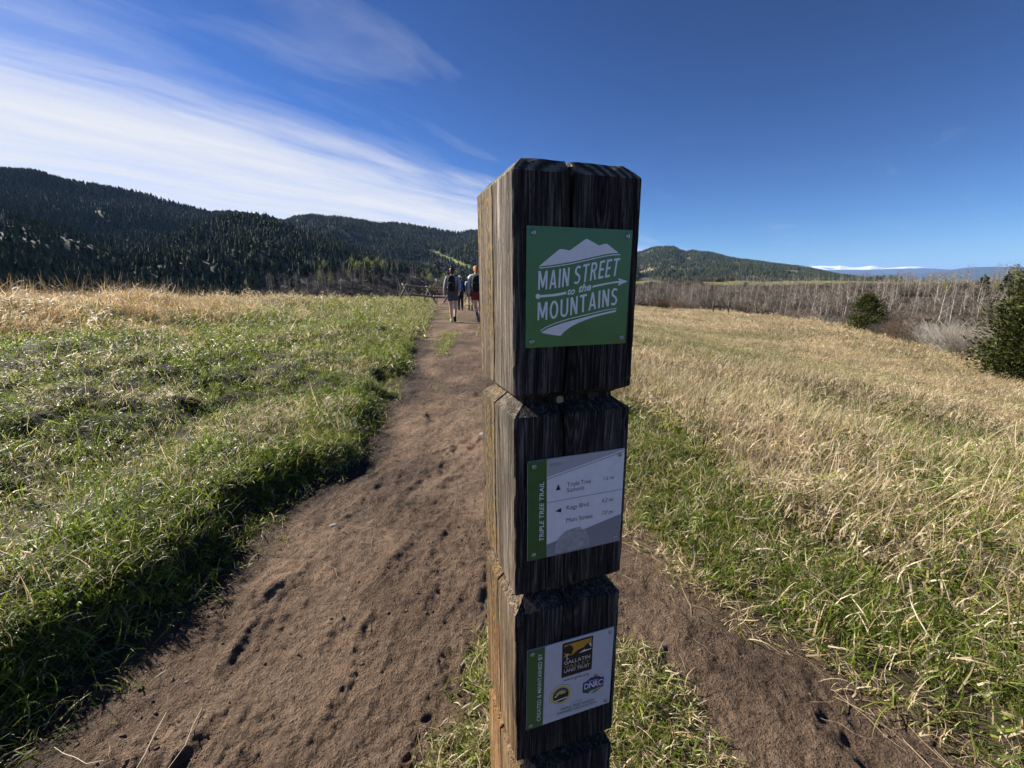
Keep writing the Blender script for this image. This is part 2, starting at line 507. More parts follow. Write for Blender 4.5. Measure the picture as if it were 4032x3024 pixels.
def top_z(x, y):
    """height of the finished sheet (relief included) in the fine part of the grid"""
    x = np.asarray(x, float); y = np.asarray(y, float)
    fa = np.clip((np.degrees(np.arctan2(x, y)) - az_front[0]) / 0.24, 0, len(az_front) - 1.001); ia = fa.astype(int); fa = fa - ia
    r = np.clip(np.hypot(x, y), rad[0], rad[-2]); ir = np.searchsorted(rad, r) - 1; ir = np.clip(ir, 0, len(rad) - 2); f2 = (r - rad[ir]) / (rad[ir + 1] - rad[ir])
    return (GZ[ir, ia] * (1 - fa) + GZ[ir, ia + 1] * fa) * (1 - f2) + (GZ[ir + 1, ia] * (1 - fa) + GZ[ir + 1, ia + 1] * fa) * f2
def surf_ground(x, y):
    return ground_z(x, y)

# natural colours of the bare ground
azd = np.degrees(AZ)
C = np.zeros(GX.shape + (3,))
soil = np.array([0.060, 0.045, 0.028]); thatch = np.array([0.20, 0.150, 0.082]); greeny = np.array([0.075, 0.085, 0.026])
left = sstep(-0.3, 0.5, -L_) [..., None]
C[:] = soil
fieldn = fbm(GX * 0.4, GY * 0.4, 71, 3)[..., None]
C = C * (1 - left) + (greeny * 0.25 + soil * 0.65) * left
tanl = (sstep(4.5, 8.5, -L_) * 0.8)[..., None]
C = C * (1 - tanl) + thatch * tanl
rightf = sstep(0.2, 2.5, -R_)[..., None] * (1 - left)
C = C * (1 - rightf) + (thatch * (0.55 + 0.5 * fieldn) + greeny * 0.35) * rightf
far_r = (sstep(95, 125, RR) * sstep(2, 10, azd))[..., None]
brown = np.array([0.075, 0.060, 0.045])
C = C * (1 - far_r) + brown * far_r
crestm = (sstep(285, 325, RR + 60 * (fbm(GX * 0.012, GY * 0.012, 77, 3) - 0.5)) * sstep(2, 10, azd))[..., None]
C = C * (1 - crestm) + np.array([0.150, 0.150, 0.052]) * crestm
far_l = (sstep(60, 110, RR) * (1 - sstep(2, 10, azd)))[..., None]
C = C * (1 - far_l) + np.array([0.085, 0.072, 0.045]) * far_l
vfar = sstep(3000, 9000, RR)[..., None]
C = C * (1 - vfar) + np.array([0.12, 0.11, 0.07]) * vfar
dirt_c = np.array([0.146, 0.098, 0.065])
damp = np.array([0.070, 0.050, 0.037])
dm = sstep(0.0, 0.5, fbm(GX * 0.8, GY * 0.8, 73, 4) + 0.15 - 0.55 * sstep(0.0, 0.5, L_))[..., None]
DC = dirt_c * (1 - dm) + damp * dm
dry = sstep(0.45, 0.62, fbm(GX * 1.3 + 5, GY * 0.9, 74, 4))[..., None] * sstep(0.15, 0.5, inside)[..., None]
DC = DC * (1 + 0.45 * dry) + np.array([0.012, 0.008, 0.004]) * dry
pm = sstep(-0.12, 0.04, inside)[..., None] * ((GY < 48) & (GY > -8))[..., None]
C = C * (1 - pm) + DC * pm

nR, nA = GX.shape
V = np.stack([GX, GY, GZ], -1).reshape(-1, 3)
i0 = (np.arange(nR - 1)[:, None] * nA + np.arange(nA)[None, :])
i1 = (np.arange(nR - 1)[:, None] * nA + (np.arange(nA) + 1) % nA)
Q = np.stack([i0, i1, i1 + nA, i0 + nA], -1).reshape(-1, 4)
fpath = on_path.reshape(-1)[Q].sum(1) >= 3
def sub_quads(name, sel, mat):
    q = Q[sel]; used, inv = np.unique(q, return_inverse=True)
    me = quads_mesh(name, V[used], inv.reshape(-1, 4), mat)
    set_col(me, C.reshape(-1, 3)[used])
    return me
Qg = Q[~fpath]
ground = obj('ground', sub_quads('ground', ~fpath, M_GROUND)); tag(ground, kind='structure')
path = obj('dirt_path', sub_quads('dirt_path', fpath, M_DIRT)); tag(path, kind='structure')
# the patch under the photographer's feet closes the sheet
fv = [(0, 0, 0.0)] + [tuple(v) for v in V[:nA]]
ff = [(0, 1 + (k + 1) % nA, 1 + k) for k in range(nA)]
me = to_mesh('trodden_ground', fv, ff, M_DIRT, True); set_col(me, np.tile(dirt_c, (len(fv), 1)))
obj_ = obj('trodden_ground', me); tag(obj_, kind='structure')

# ------------------------------------------------------------------ hills
HILLS = []
def hill(name, table, r0, r1, base, tree_h, azr, na, nr, amp, seed, colf, power=1.15, mat=None, wob=0.12):
    ta = np.array([a for a, e in table]); te = np.array([e for a, e in table])
    def ridge_r(az): return r1 * (1 + wob * (fbm(az * 0.11 + seed, az * 0 + 1.7, seed, 3) - 0.5))
    def zfun(az, r):
        rr = ridge_r(az); t = (r - r0) / (rr - r0)
        zr = np.interp(az, ta, te) * rr + CAM_H - tree_h
        tt = np.clip(t, 0, 1)
        prof = tt ** power
        z = base + (zr - base) * prof
        x, y = r * np.sin(np.radians(az)), r * np.cos(np.radians(az))
        sc = 3.2 / r1
        g = (fbm(x * sc * 2.2, y * sc * 2.2, seed + 3, 4) - 0.5) * 2 * amp
        z = z + g * np.sin(np.pi * np.clip(t, 0, 1)) ** 0.8
        back = np.clip(t - 1, 0, 1)
        z = z - (zr - base) * 0.9 * back ** 1.2
        z = np.where(t < 0, base + t * 60, z)
        return z
    az = np.linspace(azr[0], azr[1], na)
    t = np.concatenate([np.linspace(-0.05, 1.0, nr), np.linspace(1.03, 1.7, 10)])
    A, T = np.meshgrid(az, t)
    rr = ridge_r(A); RRr = r0 + T * (rr - r0)
    Z = zfun(A, RRr)
    X, Y = RRr * np.sin(np.radians(A)), RRr * np.cos(np.radians(A))
    n1, n2 = X.shape
    Vh = np.stack([X, Y, Z], -1).reshape(-1, 3)
    a0 = (np.arange(n1 - 1)[:, None] * n2 + np.arange(n2 - 1)[None, :])
    Qh = np.stack([a0, a0 + 1, a0 + 1 + n2, a0 + n2], -1).reshape(-1, 4)
    me = quads_mesh(name, Vh, Qh, mat or M_HILL)
    cl, _ = colf(A.ravel(), RRr.ravel(), Z.ravel())
    set_col(me, cl)
    o = obj(name, me); tag(o, kind='structure')
    h = dict(z=zfun, r0=r0, r1=r1, azr=azr, ridge=ridge_r, colf=colf, obj=o, seed=seed)
    HILLS.append(h)
    return h

FOREST_FLOOR = np.array([0.080, 0.076, 0.048]); TAN = np.array([0.27, 0.215, 0.145]); SPRING = np.array([0.165, 0.195, 0.040])
def el_of(r, z): return (z - CAM_H) / r
def col_plain(thr, seed, sc):
    def f(az, r, z):
        x, y = r * np.sin(np.radians(az)), r * np.cos(np.radians(az))
        n = fbm(x * sc, y * sc * 1.0, seed, 4)
        bare = sstep(thr, thr + 0.05, n)
        c = FOREST_FLOOR * (1 - bare[:, None]) + TAN * bare[:, None]
        return c, 1 - bare
    return f
def col_left_spur(az, r, z):
    c, d = col_plain(0.90, 210, 0.02)(az, r, z)
    e = el_of(r, z)
    # dry scree streak slanting down the spur
    band = np.abs(e - np.interp(az, [-49, -46, -43, -40], [0.095, 0.088, 0.074, 0.058])) < 0.007 * (0.4 + fbm(az * 1.7, e * 90, 9, 3))
    band &= (fbm(az * 2.2, e * 150, 19, 3) > 0.48) & (az < -39)
    w = band.astype(float)[:, None]
    return c * (1 - w) + TAN * 0.16 * w, d * (1 - band * 0.3)
def col_back(az, r, z):
    c, d = col_plain(0.80, 220, 0.008)(az, r, z)
    e = el_of(r, z)
    line = np.interp(az, [-11.6, -9, -7, -5.3], [0.086, 0.068, 0.053, 0.041])
    wd = np.interp(az, [-11.6, -10, -8, -5.5, -5.0], [0.001, 0.004, 0.0055, 0.0045, 0.0])
    m = (np.abs(e - line) < wd) & (az > -11.7) & (az < -4.9)
    w = m.astype(float)[:, None]
    return c * (1 - w) + SPRING * w, d * (1 - m)
def col_right_mtn(az, r, z):
    x, y = r * np.sin(np.radians(az)), r * np.cos(np.radians(az))
    n = fbm(x * 0.0075, y * 0.0045, 230, 4, 0.6)
    bare = sstep(0.60, 0.63, n) * (1 - sstep(0.052, 0.06, el_of(r, z) - 0.0 * az))
    c = FOREST_FLOOR * 1.1 * (1 - bare[:, None]) + TAN * 0.75 * bare[:, None]
    return c, 1 - bare * 0.92

T_A = [(-75, .13), (-55.5, .1599), (-51.2, .1665), (-47.4, .1744), (-45.5, .1766), (-43.6, .1695), (-41.8, .1685), (-40, .1649), (-37.7, .1601), (-35, .1485), (-32.4, .1386), (-30.3, .1244), (-28, .1035), (-22, .05)]
T_B = [(-50, .02), (-44, .0519), (-40.3, .0749), (-36.1, .1044), (-32.5, .1328), (-31.5, .1393), (-29.2, .1433), (-27.7, .14), (-26.1, .1287), (-23, .1145), (-20.9, .1035), (-17.5, .0822), (-14.3, .0648), (-11.3, .0518), (-8.2, .0356), (-5, .0161), (0, -.005)]
T_C = [(-36, .1216), (-32.7, .14), (-31.5, .1425), (-28, .1369), (-26.3, .1313), (-25.2, .1399), (-23.4, .1455), (-20.7, .145), (-18.7, .1411), (-15.8, .1364), (-12.9, .1342), (-9.8, .1275), (-7, .1197), (-4.5, .1241), (2.8, .1075), (9.2, .0763), (13.9, .0506), (20, .02)]
T_D = [(6.1, .0638), (10.8, .0677), (13.9, .0665), (16, .0724), (17.7, .0822), (19.8, .081), (21.2, .07), (21.8, .0731), (23.7, .0684), (26.7, .0537), (29.2, .0464), (31.7, .0365), (35.2, .0232), (38.4, .0105), (39.6, .0067), (41.6, -.0026)]
T_L = [(-75, .15), (-54.8, .1368), (-51.7, .1244), (-47.9, .1235), (-46.5, .1176), (-45.1, .1094), (-43.6, .0986), (-41.2, .0781), (-38.6, .0554), (-35.4, .035), (-32.4, .0171), (-29, .0)]
T_E = [(30, .012), (36.9, .0176), (39.2, .0158), (41.5, .0153), (42.9, .016), (44.2, .0193), (45.5, .0233), (47.1, .0239), (49, .0219), (51.2, .0211), (54.8, .0155), (75, .015)]
T_E2 = [(20, .018), (33, .0228), (35.2, .0255), (38.7, .0238), (40.6, .0243), (42.8, .0243), (44.7, .0207), (46.4, .0129), (48.7, .0082), (60, .006)]
T_S = [(24, .022), (30.6, .0295), (32.9, .0303), (34.7, .0312), (35.1, .0309), (35.6, .0298), (36.2, .0303), (36.4, .0307), (37.1, .0281), (37.9, .0268), (38.3, .0279), (38.9, .0290), (39.3, .0280), (39.9, .0249), (40.6, .0249), (41.4, .0263), (42.3, .0258), (42.8, .0237), (43.9, .0211), (46.4, .0148), (52, .008)]
T_S = [(a, e * 1.05) for a, e in T_S]

hC = hill('forested_hill', T_C, 950, 2100, -16, 12, (-36, 20), 260, 60, 70, 320, col_back, 1.05)
hD = hill('forested_mountain', T_D, 1500, 3000, -16, 13, (6, 41.6), 240, 50, 60, 330, col_right_mtn, 0.95)
hA = hill('forested_hill', T_A, 600, 1750, -16, 13, (-72, -22), 240, 60, 75, 340, col_plain(0.88, 240, 0.01), 1.0)
hL = hill('forested_spur', T_L, 330, 760, -16, 12, (-72, -29), 200, 44, 22, 350, col_left_spur, 1.0)
hB = hill('forested_spur', T_B, 300, 860, -16, 12, (-50, 0), 240, 54, 26, 360, col_plain(0.90, 260, 0.016), 1.25)

# far blue ranges
def col_far(az, r, z):
    return np.tile(np.array([0.045, 0.055, 0.045]), (len(az), 1)), az * 0
def col_snow(az, r, z):
    x, y = r * np.sin(np.radians(az)), r * np.cos(np.radians(az))
    e = el_of(r, z)
    n = fbm(x * 0.0009, y * 0.0005, 400, 5, 0.62)
    s = sstep(0.0225, 0.0255, e + (n - 0.5) * 0.020)[:, None]
    return np.array([0.06, 0.07, 0.07]) * (1 - s) + np.array([0.88, 0.88, 0.9]) * s, az * 0
hill('distant_ridge', T_E, 13000, 19000, -20, 0, (30, 75), 160, 24, 110, 370, col_far, 0.9, wob=0.05)
hill('distant_ridge', T_E2, 21000, 27000, -20, 0, (20, 60), 160, 24, 130, 380, col_far, 0.9, wob=0.05)
hill('snowy_range', T_S, 36000, 46000, -20, 0, (24, 52), 300, 40, 350, 390, col_snow, 0.9, wob=0.03)

def surf(x, y):
    x = np.atleast_1d(np.asarray(x, float)); y = np.atleast_1d(np.asarray(y, float))
    z = ground_z(x, y)
    r = np.hypot(x, y); az = np.degrees(np.arctan2(x, y))
    for h in HILLS[:5]:
        m = (az > h['azr'][0]) & (az < h['azr'][1]) & (r > h['r0'] * 1.0)
        if m.any(): z[m] = np.maximum(z[m], h['z'](az[m], r[m]))
    return z
def gz1(x, y): return float(surf(x, y)[0])

def find_r(az, el, rmin=25.0, rmax=2500.0):
    """first distance in direction az at which the land stands at slope el seen from the viewpoint"""
    r = np.geomspace(rmin, rmax, 900)
    x, y = r * math.sin(R(az)), r * math.cos(R(az))
    e = (surf(x, y) - CAM_H) / r
    i = np.argmax(e >= el)
    return float(r[i]) if e[i] >= el else None

# ================================================================== SCATTER (geometry nodes, only for uncountable growth)
def proto_collection(name, meshes):
    c = bpy.data.collections.new(name)
    for i, me in enumerate(meshes):
        o = bpy.data.objects.new('%s_%02d' % (name, i), me)
        c.objects.link(o)
    return c

def scatter(name, protos, P, rot, scl, idx, tint=None, tone=None, label=None, cat=None):
    N = len(P)
    me = bpy.data.meshes.new(name)
    me.vertices.add(N); me.vertices.foreach_set('co', np.ascontiguousarray(P, np.float32).ravel())
    def at(nm, typ, key, data):
        a = me.attributes.new(nm, typ, 'POINT'); a.data.foreach_set(key, np.ascontiguousarray(data).ravel())
    at('rot', 'FLOAT_VECTOR', 'vector', np.asarray(rot, np.float32))
    at('scl', 'FLOAT', 'value', np.asarray(scl, np.float32))
    at('idx', 'INT', 'value', np.asarray(idx, np.int32))
    at('tint', 'FLOAT', 'value', np.asarray(tint if tint is not None else np.zeros(N), np.float32))
    at('tone', 'FLOAT', 'value', np.asarray(tone if tone is not None else np.ones(N), np.float32))
    o = obj(name, me)
    g = bpy.data.node_groups.new(name + '_nodes', 'GeometryNodeTree')
    g.interface.new_socket('Geometry', in_out='INPUT', socket_type='NodeSocketGeometry')
    g.interface.new_socket('Geometry', in_out='OUTPUT', socket_type='NodeSocketGeometry')
    gi = g.nodes.new('NodeGroupInput'); go = g.nodes.new('NodeGroupOutput')
    ci = g.nodes.new('GeometryNodeCollectionInfo'); ci.inputs['Collection'].default_value = protos
    ci.inputs['Separate Children'].default_value = True; ci.inputs['Reset Children'].default_value = True
    ip = g.nodes.new('GeometryNodeInstanceOnPoints'); ip.inputs['Pick Instance'].default_value = True
    def na(nm, typ):
        n = g.nodes.new('GeometryNodeInputNamedAttribute'); n.data_type = typ; n.inputs['Name'].default_value = nm
        return n.outputs['Attribute']
    g.links.new(gi.outputs[0], ip.inputs['Points'])
    g.links.new(ci.outputs[0], ip.inputs['Instance'])
    e2r = g.nodes.new('FunctionNodeEulerToRotation')
    g.links.new(na('rot', 'FLOAT_VECTOR'), e2r.inputs[0]); g.links.new(e2r.outputs[0], ip.inputs['Rotation'])
    g.links.new(na('scl', 'FLOAT'), ip.inputs['Scale'])
    g.links.new(na('idx', 'INT'), ip.inputs['Instance Index'])
    g.links.new(ip.outputs[0], go.inputs[0])
    md = o.modifiers.new('scatter', 'NODES'); md.node_group = g
    tag(o, label, cat, kind='stuff')
    return o

# ------------------------------------------------------------------ grass clumps
GREENS = [(0.0, (0.056, 0.090, 0.010)), (0.5, (0.140, 0.190, 0.018)), (1.0, (0.285, 0.325, 0.048))]
STRAWS = [(0.0, (0.30, 0.215, 0.105)), (0.5, (0.52, 0.40, 0.225)), (1.0, (0.74, 0.63, 0.44))]
GOLDS = [(0.0, (0.36, 0.21, 0.075)), (0.5, (0.60, 0.40, 0.17)), (1.0, (0.80, 0.64, 0.38))]
M_BLADE = blade_mat('meadow_blades', GREENS, STRAWS)
M_GOLD = blade_mat('tall_dry_blades', [(0, (0.10, 0.11, 0.03)), (1, (0.25, 0.22, 0.07))], GOLDS, 0.5, 0.4, 0.2)

def blades_mesh(name, specs, mat, seed):
    """specs: list of (count, radius, (lmin,lmax), width, lean, curl, up) -> one clump"""
    q = np.random.default_rng(seed)
    V, F, B = [], [], []
    for (cnt, rad_, (l0, l1), wd, lean, curl, head) in specs:
        for i in range(cnt):
            a = q.random() * 2 * math.pi; rr = rad_ * math.sqrt(q.random())
            bx, by = rr * math.cos(a), rr * math.sin(a)
            L = l0 + (l1 - l0) * q.random()
            yaw = q.random() * 2 * math.pi
            th = abs(q.normal(0, lean)); cu = curl * (0.5 + q.random())
            seg = 4
            p = np.array([bx, by, -0.02]); side = np.array([-math.sin(yaw), math.cos(yaw), 0])
            tw = q.normal(0, 0.5)
            w = wd * (0.6 + 0.8 * q.random()); b0 = len(V)
            bc = (q.random(), q.random(), 0)
            for s in range(seg + 1):
                t = s / seg
                ww = w * ((1 - t) ** 0.6 if head == 0 else (0.22 if t < 0.72 else 1.0 * (1 - abs((t - 0.86) / 0.15) ** 2 * 0.8)))
                ct, st = math.cos(tw * t), math.sin(tw * t)
                fwd = np.array([math.cos(yaw) * math.sin(th), math.sin(yaw) * math.sin(th), math.cos(th)])
                up2 = np.cross(fwd, side)
                sd = side * ct + up2 * st
                if s < seg or head:
                    V.append(p - sd * ww / 2); V.append(p + sd * ww / 2); B += [bc, bc]
                else:
                    V.append(p.copy()); B.append(bc)
                if s < seg:
                    p = p + fwd * L / seg; th += cu / seg
            for s in range(seg):
                i0 = b0 + 2 * s
                if s < seg - 1 or head: F.append((i0, i0 + 1, i0 + 3, i0 + 2))
                else: F.append((i0, i0 + 1, i0 + 2))
    me = to_mesh(name, V, F, mat, True)
    a = me.color_attributes.new('b', 'FLOAT_COLOR', 'POINT')
    c4 = np.ones((len(V), 4), np.float32); c4[:, :3] = np.array(B)
    a.data.foreach_set('color', c4.ravel())
    return me

short_p = [blades_mesh('short_grass', [(32, 0.085, (0.035, 0.095), 0.0048, 0.7, 1.6, 0), (5, 0.09, (0.08, 0.15), 0.0040, 0.8, 1.8, 0)], M_BLADE, 100 + i) for i in range(5)]
mat_p = [blades_mesh('matted_grass', [(24, 0.10, (0.07, 0.16), 0.0050, 1.1, 1.3, 0), (14, 0.10, (0.03, 0.08), 0.0055, 0.6, 0.9, 0)], M_BLADE, 120 + i) for i in range(4)]
dry_p = [blades_mesh('dry_grass', [(20, 0.10, (0.08, 0.19), 0.0060, 0.55, 3.0, 0), (12, 0.10, (0.07, 0.15), 0.0085, 0.7, 3.6, 0), (3, 0.07, (0.18, 0.32), 0.0032, 0.25, 0.5, 0)], M_BLADE, 140 + i) for i in range(5)]
curl_p = [blades_mesh('curled_straw', [(20, 0.11, (0.08, 0.17), 0.0095, 0.6, 4.2, 0), (4, 0.1, (0.16, 0.32), 0.0034, 0.3, 0.8, 0), (10, 0.11, (0.10, 0.2), 0.0070, 0.5, 3.4, 0)], M_BLADE, 190 + i) for i in range(4)]
sparse_p = [blades_mesh('sparse_grass', [(11, 0.07, (0.05, 0.14), 0.0040, 0.8, 1.6, 0)], M_BLADE, 200 + i) for i in range(4)]
midg_p = [blades_mesh('short_grass_wide', [(64, 0.24, (0.05, 0.14), 0.0080, 0.75, 1.6, 0)], M_BLADE, 210 + i) for i in range(3)]
midd_p = [blades_mesh('dry_grass_wide', [(40, 0.24, (0.09, 0.20), 0.0130, 0.6, 3.4, 0), (6, 0.22, (0.18, 0.32), 0.0060, 0.3, 0.8, 0)], M_BLADE, 220 + i) for i in range(3)]
farg_p = [blades_mesh('meadow_tuft', [(84, 0.60, (0.09, 0.24), 0.021, 0.6, 2.4, 0)], M_BLADE, 230 + i) for i in range(3)]
tall_p = [blades_mesh('tall_dry_grass', [(44, 0.26, (0.40, 0.70), 0.0085, 0.55, 2.6, 0), (26, 0.26, (0.25, 0.5), 0.0095, 0.6, 3.0, 0)], M_GOLD, 160 + i) for i in range(4)]
stalk_p = [blades_mesh('seed_stalk', [(3, 0.10, (0.70, 1.05), 0.0085, 0.22, 0.35, 1)], M_GOLD, 180 + i) for i in range(4)]

def polar_pts(az0, az1, r0, r1, dens, seed):
    """points with areal density dens(r) in a sector"""
    q = np.random.default_rng(seed)
    edges = np.geomspace(r0, r1, 60)
    out = []
    for a, b in zip(edges[:-1], edges[1:]):
        area = 0.5 * (b * b - a * a) * R(az1 - az0)
        n = q.poisson(dens((a + b) / 2) * area)
        rr = np.sqrt(a * a + (b * b - a * a) * q.random(n)); az = R(az0) + R(az1 - az0) * q.random(n)
        out.append(np.stack([rr * np.sin(az), rr * np.cos(az)], 1))
    return np.concatenate(out)

def grass_points(pts, lean_dir=None, lean=0.25, seed=0, sink=0.0):
    q = np.random.default_rng(seed)
    near_ = (np.hypot(pts[:, 0], pts[:, 1]) < 11) & (np.abs(np.degrees(np.arctan2(pts[:, 0], pts[:, 1]))) < 59)
    z = ground_z(pts[:, 0], pts[:, 1]) - sink
    z[near_] = top_z(pts[near_, 0], pts[near_, 1]) - sink
    n = len(pts)
    if lean_dir is None:
        return np.column_stack([pts, z]), np.stack([q.normal(0, lean, n), q.normal(0, lean, n), q.random(n) * 6.283], 1)
    # tip each clump over towards lean_dir (its length is the tilt), spread about that heading
    mag = math.hypot(*lean_dir); head = math.atan2(lean_dir[1], lean_dir[0])
    rot = np.stack([q.normal(0, lean, n), np.abs(q.normal(mag, lean, n)), head + q.normal(0, 1.0, n)], 1)
    return np.column_stack([pts, z]), rot

PATCH = lambda x, y, s, sd: fbm(x * s, y * s, sd, 3)
ALL = dict(P=[], rot=[], scl=[], idx=[], tint=[], tone=[])
MEADOW = proto_collection('meadow_proto', short_p + mat_p + dry_p + curl_p + sparse_p + midg_p + midd_p + farg_p)
I_SHORT, I_MAT, I_DRY, I_CURL, I_SPARSE, I_MIDG, I_MIDD, I_FAR = 0, 5, 9, 14, 18, 22, 25, 28
def add(P, rot, scl, idx, tint, tone):
    for k, v in zip(('P', 'rot', 'scl', 'idx', 'tint', 'tone'), (P, rot, scl, idx, tint, tone)): ALL[k].append(v)

q = np.random.default_rng(55)
# left meadow: fine clumps close by, wider ones further off
def left_field(pts, zone, seed):
    global q
    L, Rr = path_edges(pts[:, 0], pts[:, 1])
    E = np.interp(np.degrees(np.arctan2(pts[:, 0], pts[:, 1])), E_AZ, E_R)
    r = np.hypot(pts[:, 0], pts[:, 1])
    bare = PATCH(pts[:, 0], pts[:, 1], 2.3, 85)
    keep = (L < 0.03) & (r < E + 6) & (q.random(len(pts)) < 0.68 + 0.32 * sstep(0.36, 0.52, bare))
    pts, L, r = pts[keep], L[keep], r[keep]
    n = len(pts); d = -L
    P, rot = grass_points(pts, (0.45, -0.14), 0.28, seed)
    kind = q.random(n)
    patch = PATCH(pts[:, 0], pts[:, 1], 0.8, 81); patch2 = PATCH(pts[:, 0], pts[:, 1], 1.9, 83)
    tan = sstep(4.0, 7.5, d + 2.8 * (patch - 0.5))
    tint = np.clip(0.22 + 1.1 * (patch2 - 0.5) + 0.62 * tan + 0.15 * sstep(6, 20, r), 0.05, 0.93)
    if zone == 0:
        idx = np.where(kind < 0.42 + 0.6 * (patch - 0.5), I_MAT + q.integers(0, 4, n), np.where(kind < 0.84, I_SHORT + q.integers(0, 5, n), I_DRY + q.integers(0, 5, n)))
        scl = (0.6 + 0.55 * q.random(n)) * (1 + r / 30) * (0.55 + 0.75 * patch) * (0.8 + 0.2 * sstep(0.0, 0.4, d))
    elif zone == 1:
        idx = np.where(kind < tint * 0.5, I_MIDD + q.integers(0, 3, n), I_MIDG + q.integers(0, 3, n)); scl = (0.6 + 0.5 * q.random(n)) * (0.65 + 0.75 * patch) * (1 + r / 60)
    else:
        idx = I_FAR + q.integers(0, 3, n); scl = (0.6 + 0.4 * q.random(n)) * (0.7 + 0.6 * patch)
    add(P, rot, scl, idx, tint, 0.75 + 0.55 * q.random(n))
left_field(polar_pts(-66, 2, 0.9, 6.5, lambda r: 360 * min(1, (2.4 / r) ** 0.7) * (1 - sstep(5.0, 6.5, r)), 11), 0, 1)
left_field(polar_pts(-64, 0, 5.0, 19, lambda r: 64 * min(1, (7.0 / r) ** 0.9) * sstep(5.0, 6.5, r) * (1 - sstep(16, 19, r)), 14), 1, 8)
left_field(polar_pts(-60, -2, 16, 50, lambda r: 8 * sstep(16, 19, r), 15), 2, 9)
# overhanging fringe along the bank
t = np.sort(q.random(2600) ** 1.5) * 9 + 0.7
xs = np.interp(t, PL_Y, PL_X) + q.normal(-0.02, 0.16, len(t))
pts = np.stack([xs, t], 1)
L, Rr = path_edges(pts[:, 0], pts[:, 1])
keep = (L < 0.035) & (L > -0.16)
pts = pts[keep]; n = len(pts)
P, rot = grass_points(pts, (0.62, -0.2), 0.3, 2)
add(P, rot, 0.5 + 0.65 * q.random(n), np.where(q.random(n) < 0.6, I_MAT + q.integers(0, 4, n), I_SHORT + q.integers(0, 5, n)), np.clip(q.normal(0.12, 0.08, n), 0, 0.4), 0.75 + 0.5 * q.random(n))

# right meadow
def right_field(pts, zone, seed):
    L, Rr = path_edges(pts[:, 0], pts[:, 1])
    azp = np.degrees(np.arctan2(pts[:, 0], pts[:, 1]))
    E = np.interp(azp, E_AZ, E_R); r = np.hypot(pts[:, 0], pts[:, 1])
    bare = PATCH(pts[:, 0], pts[:, 1], 2.6, 86)
    keep = (Rr < -0.02) & (r < E + 5) & (q.random(len(pts)) < np.clip(0.75 + 2.6 * (-Rr), 0, 1) * (0.45 + 0.55 * sstep(0.36, 0.5, bare)))
    pts, Rr, r = pts[keep], Rr[keep], r[keep]
    n = len(pts); d = -Rr
    P, rot = grass_points(pts, (0.16, -0.10), 0.22, seed)
    patch = PATCH(pts[:, 0], pts[:, 1], 0.9, 91); patch2 = PATCH(pts[:, 0], pts[:, 1], 0.28, 92)
    # a green swale runs away to the right, straw stands above it
    swale = np.exp(-((pts[:, 0] - (1.9 + 0.75 * (pts[:, 1] - 0.8))) / (0.55 + 0.22 * pts[:, 1])) ** 2) * (1 - sstep(4.5, 8, pts[:, 1]))
    green = np.clip(1 - sstep(0.45, 1.15, d + 0.9 * (patch - 0.5)), 0, 1)
    green = np.maximum(green, 0.85 * swale * sstep(0.33, 0.55, patch + 0.1))
    tint = np.clip(0.92 - 0.74 * green + 0.55 * (patch2 - 0.5) + 0.5 * (patch - 0.5), 0.10, 0.97)
    tint = np.where(r > 9, np.maximum(tint, 0.76 + 0.4 * (patch2 - 0.3)), tint)
    kind = q.random(n)
    if zone == 0:
        idx = np.where(kind < green * 0.85, np.where(q.random(n) < 0.6, I_SHORT + q.integers(0, 5, n), I_MAT + q.integers(0, 4, n)),
                       np.where(q.random(n) < 0.45, I_DRY + q.integers(0, 5, n), I_CURL + q.integers(0, 4, n)))
        scl = (0.7 + 0.5 * q.random(n)) * (1 + r / 34) * np.where(green > 0.4, 0.95, 1.1) * (0.6 + 0.4 * sstep(0.0, 0.5, d))
    elif zone == 1:
        idx = np.where(kind < 0.85, I_MIDD + q.integers(0, 3, n), I_MIDG + q.integers(0, 3, n)); scl = (0.7 + 0.5 * q.random(n)) * (0.75 + 0.5 * patch) * (1 + r / 60)
    else:
        idx = I_FAR + q.integers(0, 3, n); scl = (0.7 + 0.4 * q.random(n)) * (0.7 + 0.6 * patch) * (1 + r / 90)
    swath = PATCH(pts[:, 0] * 1.6, pts[:, 1], 0.075, 94)          # wide darker, greener and flattened drifts
    tint = np.clip(tint - 0.25 * sstep(0.52, 0.66, swath) * sstep(4, 9, r), 0.1, 0.97)
    scl = scl * (1 - 0.35 * sstep(0.52, 0.66, swath) * sstep(4, 9, r))
    add(P, rot, scl, idx, tint, (0.72 + 0.5 * q.random(n)) * (0.70 + 0.6 * patch2))
right_field(polar_pts(-6, 66, 1.0, 7.5, lambda r: 300 * min(1, (2.6 / r) ** 0.8) * (1 - sstep(5.5, 7.5, r)), 12), 0, 3)
right_field(polar_pts(-6, 64, 5.5, 34, lambda r: 46 * min(1, (7.0 / r) ** 0.95) * sstep(5.5, 7.5, r) * (1 - sstep(28, 34, r)), 16), 1, 10)
right_field(polar_pts(-6, 62, 28, 102, lambda r: 8.5 * min(1, (25 / r) ** 0.7) * sstep(28, 34, r), 17), 2, 11)

